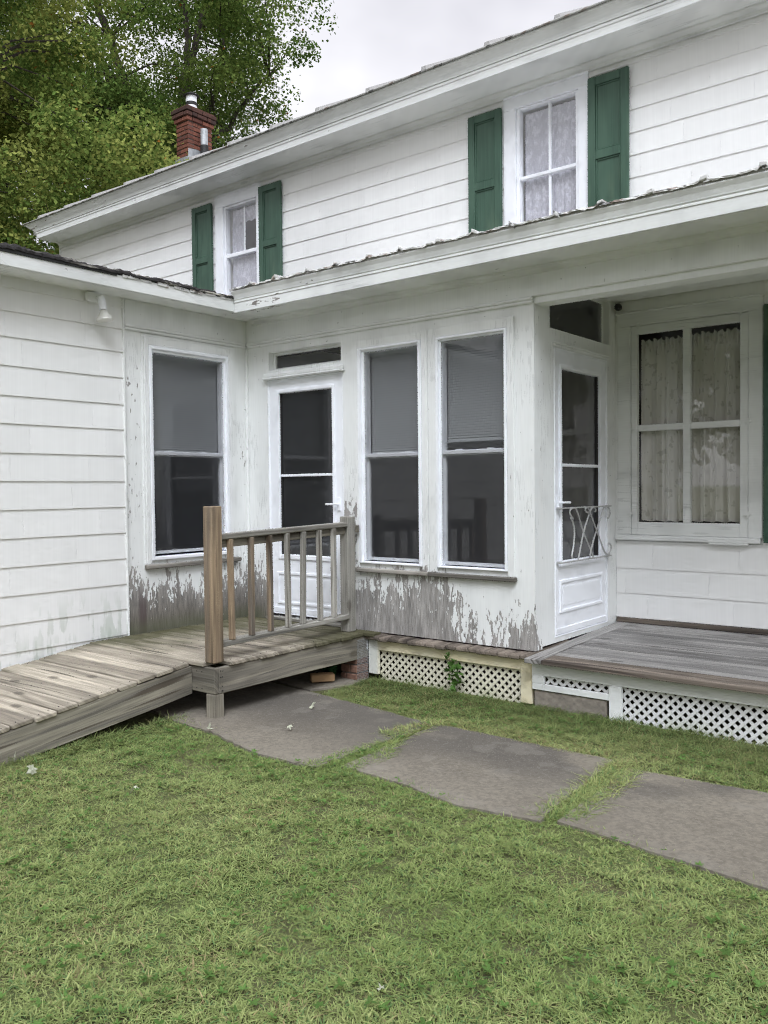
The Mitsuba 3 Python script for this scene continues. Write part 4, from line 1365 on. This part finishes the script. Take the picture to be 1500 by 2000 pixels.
for k, (x, y, z, s) in enumerate([(1.543, -2.939, -0.362, 0.075), (2.236, -2.804, -0.355, 0.06), (2.016, -1.526, -0.378, 0.07), (1.759, -1.058, -0.378, 0.07), (1.632, -1.83, -0.37, 0.06), (1.258, -2.892, -0.36, 0.07), (4.18, -3.33, -0.375, 0.045)]):
    lv, lf = leaf_mesh('maple')
    q = ((lv + [0, 0, 0.0]) * s * [0.75, 0.9, 2.5] + np.array([0, 0, 1.0]) * (0.25 * s * np.sin(5 * lv[:, :1] + k))) @ rot_rand(r, 0.35).T + [x, y, z]
    key = num('fallen_leaf')
    scene[key] = mikit.ply((q, lf), 'm_deadleaf')
    lab(key, leaf_lab[k], 'leaf')

# ------------------------------------------------------------------ flood lamp under the wing eave
lab('flood_lamp', 'white flood lamp with a bare reflector bulb under the eave of the left wing', 'lamp')
one('flood_lamp__base', 'm_trim', 0.022, 0.060, -1.615, -1.515, 2.488, 2.555, 0.006)
ax = np.array([0.10, 0.10, -1.0]) / np.linalg.norm([0.10, 0.10, -1.0])
c0 = np.array([0.105, -1.530, 2.515])
tube(MB(), [(0.0605, -1.53, 2.52), (0.085, -1.53, 2.525), (0.105, -1.53, 2.515)], 0.014, 8).build('flood_lamp__arm', 'm_trim', 40)
lathe(MB(), [(0, -0.012), (0.020, -0.01), (0.024, 0.0), (0.028, 0.085), (0.030, 0.09), (0.0, 0.092)], c0, ax, 18).build('flood_lamp__socket', 'm_vinyl', 35)
lathe(MB(), [(0.020, 0.0925), (0.024, 0.10), (0.040, 0.125), (0.056, 0.150), (0.063, 0.166), (0.061, 0.172), (0.034, 0.180), (0, 0.183)], c0, ax, 24).build('flood_lamp__bulb', 'm_bulb', 40)

# ------------------------------------------------------------------ chimney
CX0, CX1, CY0, CY1 = -4.86, -4.575, 3.08, 3.54
CH = H + 'chimney__'
ch_top = 6.80
one(CH + 'core', 'm_mortar', CX0 + 0.012, CX1 - 0.012, CY0 + 0.012, CY1 - 0.012, 5.5, ch_top - 0.02)
bh, course = 0.052, 0.066


def ring_course(z0, grow, key, bsdf, shift):
    x0, x1, y0, y1 = CX0 - grow, CX1 + grow, CY0 - grow, CY1 + grow
    L = 0.19
    for ax, (a, b, cst, inn) in enumerate(((x0, x1, y0, 1), (x0, x1, y1, -1), (y0, y1, x1, -1), (y0, y1, x0, 1))):
        p = a if (ax < 2) == bool(shift) else a + 0.095
        if ax < 2:
            cuts = [a] + [c for c in np.arange(a + (0.095 if shift else 0.19), b - 0.03, L)] + [b]
        else:
            cuts = [a + 0.0955] + [c for c in np.arange(a + (0.19 if shift else 0.285), b - 0.12, L)] + [b - 0.0955]
        for c0_, c1_ in zip(cuts[:-1], cuts[1:]):
            if ax < 2:
                v, f, uv = bbox((c0_ + 0.006, cst, z0), (c1_ - 0.006, cst + inn * 0.095, z0 + bh), 0.004, 0)
            else:
                v, f, uv = bbox((cst, c0_ + 0.006, z0), (cst + inn * 0.095, c1_ - 0.006, z0 + bh), 0.004, 1)
            v += rng.normal(0, 0.0015, 3)
            MB().add(v, f, uv).build(key, bsdf)


z = ch_top - 0.064
nc = 0
while z > 5.72:
    grow = (0.055, 0.048, 0.024)[nc] if nc < 3 else 0.0
    ring_course(z, grow, CH + 'brick', 'm_soot' if nc < 2 else 'm_brick', nc % 2)
    z -= course
    nc += 1
one(CH + 'cap', 'm_soot', CX0 - 0.03, CX1 + 0.03, CY0 - 0.03, CY1 + 0.03, ch_top - 0.008, ch_top + 0.012)
fx, fy = (CX0 + CX1) / 2 + 0.02, (CY0 + CY1) / 2 - 0.06
lathe(MB(), [(0.082, 0), (0.082, 0.075)], (fx, fy, ch_top + 0.012), sides=20).build(CH + 'flue_pipe', 'm_vinyl', 40)
lathe(MB(), [(0.085, 0), (0.085, 0.05)], (fx, fy, ch_top + 0.088), sides=20).build(CH + 'flue_band', 'm_black', 40)
lathe(MB(), [(0.082, 0), (0.082, 0.09)], (fx, fy, ch_top + 0.139), sides=20).build(CH + 'flue_pipe', 'm_vinyl', 40)
lathe(MB(), [(0.0, 0), (0.115, 0), (0.12, 0.012), (0.06, 0.05), (0, 0.055)], (fx, fy, ch_top + 0.230), sides=20).build(CH + 'flue_cap', 'm_black', 40)
# flashing
mb = MB()
zb = roof_z(CY0)
wbox(mb, CX0 - 0.012, CX1 + 0.012, CY0 - 0.014, CY0 - 0.004, zb - 0.06, zb + 0.19, 0.002)
v = [[CX1 + 0.006, CY0 - 0.01, roof_z(CY0) - 0.03], [CX1 + 0.006, CY1, roof_z(CY1) - 0.03], [CX1 + 0.006, CY1, roof_z(CY1) + 0.05], [CX1 + 0.006, CY0 + 0.16, roof_z(CY0 + 0.16) + 0.24], [CX1 + 0.006, CY0 - 0.01, roof_z(CY0) + 0.30],
     [CX1 + 0.10, CY0 - 0.01, roof_z(CY0) + 0.004], [CX1 + 0.10, CY1, roof_z(CY1) + 0.004]]
mb.add(v, [[0, 1, 2], [0, 2, 3], [0, 3, 4], [0, 5, 1], [5, 6, 1]])
mb.build(CH + 'flashing', 'm_galv')
# vent pipe in front of the chimney
vx, vy = CX1 + 0.10, CY0 + 0.22
lathe(MB(), [(0.055, 0), (0.055, 0.24), (0.05, 0.245), (0, 0.246)], (vx, vy, roof_z(vy) + 0.26), sides=18).build(H + 'vent_pipe', 'm_galv', 40)
lathe(MB(), [(0.10, -0.05), (0.064, 0.10), (0.060, 0.26)], (vx, vy, roof_z(vy)), sides=18).build(H + 'vent_pipe__collar', 'm_black', 40)

# ------------------------------------------------------------------ ground and concrete path
gx = np.concatenate([[-400, -120, -40, -20, -10], np.linspace(-6, 12, 73), [16, 24, 50, 130, 400]])
gy = np.concatenate([[-400, -120, -40, -20, -12], np.linspace(-8, 4, 49), [8, 16, 40, 130, 400]])
X, Y = np.meshgrid(gx, gy)


def gz(x, y):
    x, y = np.asarray(x, float), np.asarray(y, float)
    return GZ - 0.012 + 0.020 * (meshkit.fbm(np.stack([x * 0.9, y * 0.9, 0 * x], -1), 3, 2) - 0.5) - 0.012 * np.clip((-y - 2.5) / 2, 0, 1)


V = np.stack([X, Y, gz(X, Y)], -1).reshape(-1, 3)
nx, ny = len(gx), len(gy)
i0, j0 = np.meshgrid(np.arange(ny - 1), np.arange(nx - 1), indexing='ij')
q = np.stack([i0 * nx + j0, i0 * nx + j0 + 1, (i0 + 1) * nx + j0 + 1, (i0 + 1) * nx + j0], -1).reshape(-1, 4)
MB().add(V, q).build('ground', 'm_soil', True)
lab('ground', 'dark soil under the lawn', kind='structure')

lab('path', 'path of worn concrete slabs with grass in the joints', kind='structure')
SLABS = [[(0.80, -1.70), (1.25, -1.80), (1.67, -1.83), (2.15, -1.95), (2.60, -1.93), (2.615, -0.87), (2.2, -0.80), (1.35, -0.70), (0.6, -0.62), (0.3, -0.62), (0.3, -1.7)],
         [(0.3, -0.60), (1.0, -0.60), (1.36, -0.67), (1.50, -0.35), (1.46, -0.10), (0.3, -0.10)],
         [(2.70, -1.83), (3.13, -1.85), (3.5, -1.93), (3.90, -1.87), (3.82, -0.865), (2.64, -0.85)],
         [(3.97, -1.82), (4.45, -1.88), (4.87, -1.93), (5.2, -1.95), (5.15, -0.87), (4.61, -0.895), (3.94, -0.945)]]
slab_polys = []
for k, P in enumerate(SLABS):
    rr = np.random.default_rng(50 + k)
    ring = []
    for (a, b) in zip(P, P[1:] + P[:1]):
        n = max(2, int(math.dist(a, b) / 0.05))
        for t in np.arange(n) / n:
            ring.append((a[0] + (b[0] - a[0]) * t + rr.normal(0, 0.004), a[1] + (b[1] - a[1]) * t + rr.normal(0, 0.004)))
    pg = Polygon(ring).buffer(0.012).buffer(-0.012)
    slab_polys.append(pg)
    m = trimesh.creation.extrude_polygon(pg, 0.06, engine='earcut')
    v = np.array(m.vertices)
    tx, ty = rr.normal(0, 0.0018, 2)
    v[:, 2] += GZ - 0.06 + 0.001 + tx * (v[:, 0] - 2.5) + ty * (v[:, 1] + 1.3)
    MB().add(v, m.faces).build('path__slab', 'm_concrete')

# ------------------------------------------------------------------ lawn
rg = np.random.default_rng(11)


def in_view(x, y, margin):
    d = np.stack([x, y, np.full_like(x, GZ)], -1) - CAM
    zc = d @ fw
    uu = d @ rt / zc * F_PX
    vv = d @ up / zc * F_PX
    return (zc > 0.3) & (np.abs(uu) < 750 + margin) & (vv > -1000 - margin)


def sample(n, x0, x1, y0, y1):
    return rg.uniform(x0, x1, n), rg.uniform(y0, y1, n)


parts = []
area = (12 * 10)
x, y = sample(int(25000 * 14.5 * 8), -2.0, 12.5, -8.0, 0.0)
keep = in_view(x, y, 40)
dist = np.hypot(x - CAM[0], y - CAM[1])
keep &= rg.random(len(x)) < np.where(dist < 3.2, 1.0, np.where(dist < 4.5, 0.85, 0.7))
xo, yo = sample(30000, -3.0, 14.0, -14.0, -0.1)
ko = ~in_view(xo, yo, 60)
xo, yo = xo[ko], yo[ko]
x, y = np.concatenate([x[keep], xo]), np.concatenate([y[keep], yo])
big_off = np.concatenate([np.zeros(keep.sum()), np.ones(len(xo))])
pts = shapely.points(np.stack([x, y], 1))
sd = np.full(len(x), 9.0)
for pg in slab_polys:
    shapely.prepare(pg)
    ins = shapely.contains(pg, pts)
    db = shapely.distance(pg.exterior, pts)
    sd = np.minimum(sd, np.where(ins, -db, db))
en = meshkit.fbm(np.stack([x * 5, y * 5, 0 * x], -1), 3, 9) - 0.5
front = (y < -1.6)
tuft = np.zeros(len(x), bool)
allow = sd > -0.022 - 0.030 * front + 0.09 * en
allow |= (sd > -0.05) & (rg.random(len(x)) < 0.12)
for tp in ([(2.54, -1.92), (2.60, -1.55), (2.66, -1.28), (2.74, -1.40), (2.79, -1.60), (2.76, -1.92)], [(2.50, -1.22), (2.57, -0.86), (2.66, -0.84), (2.60, -1.22)], [(3.86, -1.80), (3.88, -1.40), (3.84, -0.92), (3.98, -0.90), (4.01, -1.2), (4.05, -1.74)]):
    tpg = Polygon(tp)
    shapely.prepare(tpg)
    dd = shapely.distance(tpg, pts)
    tuft = tuft | (dd < 0.03)
    allow |= (dd < 0.05 * np.clip(1 + 4 * en, 0, 3) * rg.random(len(x))) & (rg.random(len(x)) < 0.85)
allow &= ~((y > -0.09) & (x > 1.35))
allow &= ~((x < 1.19) & (y > -4.55 - 0.1))
allow &= ~((x < 1.5) & (y > -1.62))
gap = (sd > 0) & (sd < 0.10) & (y < -0.8) & (y > -1.9)
x, y, sd, big_off, en, tuft = x[allow], y[allow], sd[allow], big_off[allow], en[allow], tuft[allow]
N = len(x)
pn = meshkit.fbm(np.stack([x * 1.1, y * 1.1, 0 * x + 4], -1), 4, 3)
pm = meshkit.fbm(np.stack([x * 6, y * 6, 0 * x + 9], -1), 3, 6)
# thin lush strip towards the porch: taller and darker
near_porch = np.clip((y + 0.95) / 0.7, 0, 1) * (x > 1.3)
near_ramp = np.exp(-np.clip(x - 1.21, 0, 9) / 0.10) * (y < -1.6)
pc = meshkit.fbm(np.stack([x * 11, y * 11, 0 * x + 2], -1), 2, 16)
wide = rg.random(N) < 0.45
height = np.where(wide, 0.010 + 0.014 * rg.random(N), 0.013 + 0.019 * rg.random(N) ** 1.3) + 0.016 * (pm - 0.4) + 0.022 * near_porch + 0.06 * near_ramp * rg.random(N)
tall = rg.random(N) < 0.012 + 0.05 * near_porch * (y > -0.35)
height = np.where(tall, height * 1.8, height)
height = height + tuft * rg.uniform(0.0, 0.035, N)
height = np.clip(height, 0.009, 0.17) * (1 + 0.9 * big_off)
width = np.where(wide, rg.uniform(0.0042, 0.0078, N), rg.uniform(0.0022, 0.0042, N)) * (1 - 0.45 * near_porch) * (1 + 2.2 * big_off)
ang = rg.uniform(0, 2 * np.pi, N)
lean = np.abs(rg.normal(1.0, 0.45, N)) + 0.75 * wide
lean = np.where(tall, lean * 0.5, lean)
dirx, diry = np.cos(ang), np.sin(ang)
turn = rg.normal(0, 0.8, N)
sx, sy = -np.sin(ang + turn), np.cos(ang + turn)
bz = gz(x, y) - 0.004 + 0.045 * np.clip(pc - 0.42, -0.1, 0.3) * (sd > 0.03)
hm = height * 0.55
V = np.zeros((N, 5, 3), np.float32)
for k, (t, ww) in enumerate(((0, 0.75), (0, 0.75), (0.5, 1.0), (0.5, 1.0), (1.0, 0.0))):
    s = -1 if k in (0, 2) else 1
    if k == 4: s = 0
    out = height * lean * (t ** 1.6) * 1.05
    zz = height * (t * (1 - 0.28 * np.clip(lean, 0, 1.6) * t))
    V[:, k, 0] = x + dirx * out + s * sx * width * ww / 2
    V[:, k, 1] = y + diry * out + s * sy * width * ww / 2
    V[:, k, 2] = bz + zz
Fb = np.array([[0, 1, 3], [0, 3, 2], [2, 3, 4]])
Fg = (np.arange(N)[:, None, None] * 5 + Fb[None]).reshape(-1, 3)
mixv = np.clip(0.5 + 1.5 * (pn - 0.5) + rg.normal(0, 0.22, N), 0, 1)
ca, cb = np.array([0.255, 0.340, 0.115]), np.array([0.450, 0.495, 0.215])
col = ca + (cb - ca) * mixv[:, None]
col = col * (1 - 0.40 * near_porch[:, None]) * (1 - 0.25 * near_ramp[:, None])
blue = rg.random(N) < 0.12
col[blue] = np.array([0.17, 0.28, 0.11]) * rg.uniform(0.8, 1.2, (blue.sum(), 1))
dry = rg.random(N) < np.clip(0.03 + 0.5 * (pm - 0.52) + 0.5 * (pn - 0.55), 0.015, 0.25)
col[dry] = np.array([0.42, 0.35, 0.19]) * rg.uniform(0.6, 1.2, (dry.sum(), 1))
col *= rg.uniform(0.78, 1.22, (N, 1))
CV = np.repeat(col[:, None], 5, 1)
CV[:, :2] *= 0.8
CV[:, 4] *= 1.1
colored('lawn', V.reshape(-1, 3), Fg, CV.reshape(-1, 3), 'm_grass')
lab('lawn', 'mown green lawn with clover and dry patches', 'grass', kind='stuff')

# broad-leaved weeds and clover in the lawn
x, y = sample(9000, 0, 9, -6, -0.2)
cl = meshkit.fbm(np.stack([x * 1.6, y * 1.6, 0 * x + 14], -1), 3, 13)
pts = shapely.points(np.stack([x, y], 1))
ok = in_view(x, y, 20) & (cl > 0.47) & ~((x < 1.22)) & ~((y > -0.12) & (x > 1.4)) & ~((x < 1.5) & (y > -1.7))
for pg in slab_polys:
    ok &= ~shapely.contains(pg, pts)
x, y = x[ok], y[ok]
lv, lf = leaf_mesh('oval')
VV, FF, CC, n = [], [], [], 0
for a, b in zip(x, y):
    k = rg.integers(3, 6)
    base = np.array([a, b, float(gz(a, b)) + rg.uniform(0.018, 0.040)])
    th0 = rg.uniform(0, 6.28)
    s = rg.uniform(0.010, 0.022)
    c = np.array([0.13, 0.23, 0.065]) * rg.uniform(0.7, 1.25)
    for j in range(k):
        th = th0 + j * 2 * np.pi / k + rg.normal(0, 0.2)
        Rm = trimesh.transformations.euler_matrix(rg.normal(0.25, 0.2), rg.normal(0, 0.2), th, 'sxyz')[:3, :3]
        q = ((lv + [0, 0.5, 0]) * s * [0.9, 1.1, 1]) @ Rm.T + base
        VV.append(q); FF.append(lf + n); n += len(q); CC.append(np.tile(c, (len(q), 1)))
colored('clover', np.vstack(VV), np.vstack(FF), np.vstack(CC), 'm_grass')
lab('clover', 'small clover leaves scattered through the lawn', 'clover', kind='stuff')


# ------------------------------------------------------------------ trees
def tree(key, base, trunk_top, ells, nclump, nleaf, leaf, seed, ca, cb, spread=0.55, limbs=None, trunk_r=0.35, shade=0.5):
    r = np.random.default_rng(seed)
    base = np.array(base, float)
    tt = np.array(trunk_top, float)
    mb = MB()
    tpts = bez([base, base * 0.6 + tt * 0.4 + r.normal(0, 0.12, 3), tt], 8)
    tube(mb, tpts, np.linspace(trunk_r, trunk_r * 0.55, len(tpts)), 9)
    mb.build(key + '__trunk', 'm_bark', 40, raw=True)
    # clumps
    wts = np.array([e[1][0] * e[1][1] * e[1][2] for e in ells])
    which = r.choice(len(ells), nclump, p=wts / wts.sum())
    cl = []
    for wi in which:
        c, rad = ells[wi]
        d = r.normal(size=3); d /= np.linalg.norm(d)
        rr_ = r.uniform(0.30, 1.0) ** 0.45
        cl.append(np.array(c) + d * rr_ * np.array(rad))
    cl = np.array(cl)
    # limbs
    mb = MB()
    nodes = [tt]
    if limbs is None:
        limbs = [cl[i] for i in r.choice(len(cl), 12, replace=False)]
    for L in limbs:
        L = np.array(L, float)
        t0 = r.uniform(0.55, 1.0)
        s = base + (tt - base) * t0
        mid = s * 0.5 + L * 0.5 + np.array([0, 0, 0.12 * np.linalg.norm(L - s)]) + r.normal(0, 0.25, 3)
        p = bez([s, mid, L], 10)
        p[2:-1] += r.normal(0, 0.05, (len(p) - 3, 3))
        tube(mb, p, np.linspace(trunk_r * 0.42, 0.02, len(p)), 6)
        nodes += list(p[4::2])
    nodes = np.array(nodes)
    for c in cl:
        d = np.linalg.norm(nodes - c, axis=1)
        s = nodes[np.argmin(d + 0.3 * np.abs(nodes[:, 2] - c[2] + 0.5))]
        L = np.linalg.norm(c - s)
        if L > 2.2: continue
        mid = (s + c) / 2 + np.array([0, 0, 0.12 * L]) + r.normal(0, 0.08, 3)
        tube(mb, np.array([s, mid, c]), np.array([0.030, 0.018, 0.007]) * min(1.5, 0.5 + L / 3), 4, False)
    mb.build(key + '__branches', 'm_bark', raw=True)
    labels[key + '__branches'] = {'kind': 'stuff'}
    # leaves
    n = nclump * nleaf
    ctr = np.repeat(cl, nleaf, 0)
    sp = np.repeat(r.uniform(0.6, 1.35, nclump) * spread, nleaf)[:, None]
    o = r.normal(size=(n, 3))
    o *= (r.uniform(0.2, 1.0, n) ** 0.5 / np.linalg.norm(o, axis=1))[:, None]
    o *= sp * np.array([1.15, 1.15, 0.62])
    o[:, 2] -= 0.30 * (o[:, 0] ** 2 + o[:, 1] ** 2) / np.maximum(sp[:, 0], 0.1)
    ctr = ctr + o
    nrm = r.normal(size=(n, 3)) * 0.75 + np.array([0, 0, 0.75]) + o / sp * 0.5
    nrm /= np.linalg.norm(nrm, axis=1, keepdims=True)
    a = np.cross(nrm, r.normal(size=(n, 3)))
    a /= np.linalg.norm(a, axis=1, keepdims=True)
    b = np.cross(nrm, a)
    s = (leaf * r.uniform(0.6, 1.25, n))[:, None]
    V = np.stack([ctr - a * s * 0.55, ctr - b * s * 0.42 + nrm * s * 0.1, ctr + a * s * 0.6, ctr + b * s * 0.42 + nrm * s * 0.1], 1)
    F_ = (np.arange(n)[:, None, None] * 4 + np.array([[0, 1, 2], [0, 2, 3]])[None]).reshape(-1, 3)
    tone = np.repeat(r.random(nclump), nleaf)
    tone = np.clip(tone + r.normal(0, 0.22, n), 0, 1)[:, None]
    col = np.array(ca) * (1 - tone) + np.array(cb) * tone
    br = r.random(n) < 0.004
    col[br] = [0.30, 0.13, 0.03]
    col = col * r.uniform(0.75, 1.25, (n, 1))
    colored(key + '__crown', V.reshape(-1, 3), F_, np.repeat(col, 4, 0), 'm_leaf')
    labels[key + '__crown'] = {'kind': 'stuff'}


def along(px, dist):
    """A ground point at a horizontal distance from the standing viewer, in the direction of an image column."""
    d = fw * F_PX + rt * (px - 750)
    d = d / np.hypot(d[0], d[1])
    return np.array([CAM[0] + d[0] * dist, CAM[1] + d[1] * dist, GZ])


lateral = np.array([rt[0], rt[1], 0.0])
bA = along(345, 21.0)
tree('maple_tree', bA, bA + [0, 0, 8.2], [
    (bA + [0, 0, 13.0] - lateral * 1.2, (4.6, 4.2, 4.8)), (bA + lateral * 2.35 + [0, 0, 11.7], (1.45, 2.0, 1.0)),
    (bA + lateral * 0.8 + [0, 0, 9.4], (1.3, 2.0, 1.3)), (bA - lateral * 2.6 + [0, 0, 9.6], (2.6, 2.6, 2.2))],
     440, 440, 0.072, 31, (0.100, 0.175, 0.045), (0.255, 0.325, 0.090), 0.66,
     [bA - lateral * 2.0 + [0, 0, 12.6], bA + lateral * 2.6 + [0, 0, 11.4], bA + lateral * 1.5 + [0, 0, 9.8], bA + lateral * 1.4 + [0, 0, 12.8], bA - lateral * 0.2 + [0, 0, 14.5],
      bA - lateral * 3.5 + [0, 0, 10.6], bA + lateral * 1.5 + [0, 0, 15.0] + fw * 2, bA - lateral * 2 + [0, 0, 14.0] - fw * 2, bA - lateral * 4.2 + [0, 0, 13.0]], 0.36)
lab('maple_tree', 'tall maple behind the house with its dark limbs spreading above the chimney', 'tree')
bB = along(-160, 15.5)
tree('maple_tree_001', bB, bB + [0, 0, 4.6], [
    (bB + [0, 0, 9.3] + lateral * 0.9, (2.0, 2.4, 2.2)), (bB + lateral * 2.8 + [0, 0, 6.4], (1.5, 1.7, 1.1)), (bB + lateral * 0.6 + [0, 0, 6.2], (2.0, 2.2, 2.2)), (bB + lateral * 2.1 + [0, 0, 4.9], (1.0, 1.4, 0.7))],
     250, 460, 0.062, 32, (0.135, 0.215, 0.052), (0.340, 0.370, 0.105), 0.50, None, 0.25)
lab('maple_tree_001', 'yellowish green leafy tree at the left edge above the wing roof', 'tree')
bC = along(110, 33.0)
tree('maple_tree_002', bC, bC + [0, 0, 8], [
    (bC + [0, 0, 12.0] + lateral * 0.5, (5.0, 4.0, 5.5)), (bC + [0, 0, 6.8], (4.2, 3.0, 3.0))],
     190, 240, 0.13, 33, (0.080, 0.130, 0.035), (0.160, 0.205, 0.055), 0.85, None, 0.4)
lab('maple_tree_002', 'darker tree farther back filling the gaps behind the left-hand tree', 'tree')
# trees across the yard behind the viewer, seen only in the window glass
for k, (x, y, h) in enumerate([(-9, -26, 9), (-3, -30, 11), (4, -27, 8.5), (11, -29, 10), (18, -22, 9), (24, -12, 10), (26, -2, 9)]):
    key = f'far_wood__group_{k:03d}' if k else 'far_wood__group'
    b = np.array([x, y, GZ])
    tree(key, b, b + [0, 0, h * 0.4], [(b + [0, 0, h * 0.58], (h * 0.36, h * 0.36, h * 0.46))], 110, 70, 0.42, 60 + k, (0.045, 0.075, 0.018), (0.09, 0.12, 0.03), 1.0, None, 0.3)
lab('far_wood', 'green wood across the yard, reflected in the window glass', 'wood', kind='stuff')
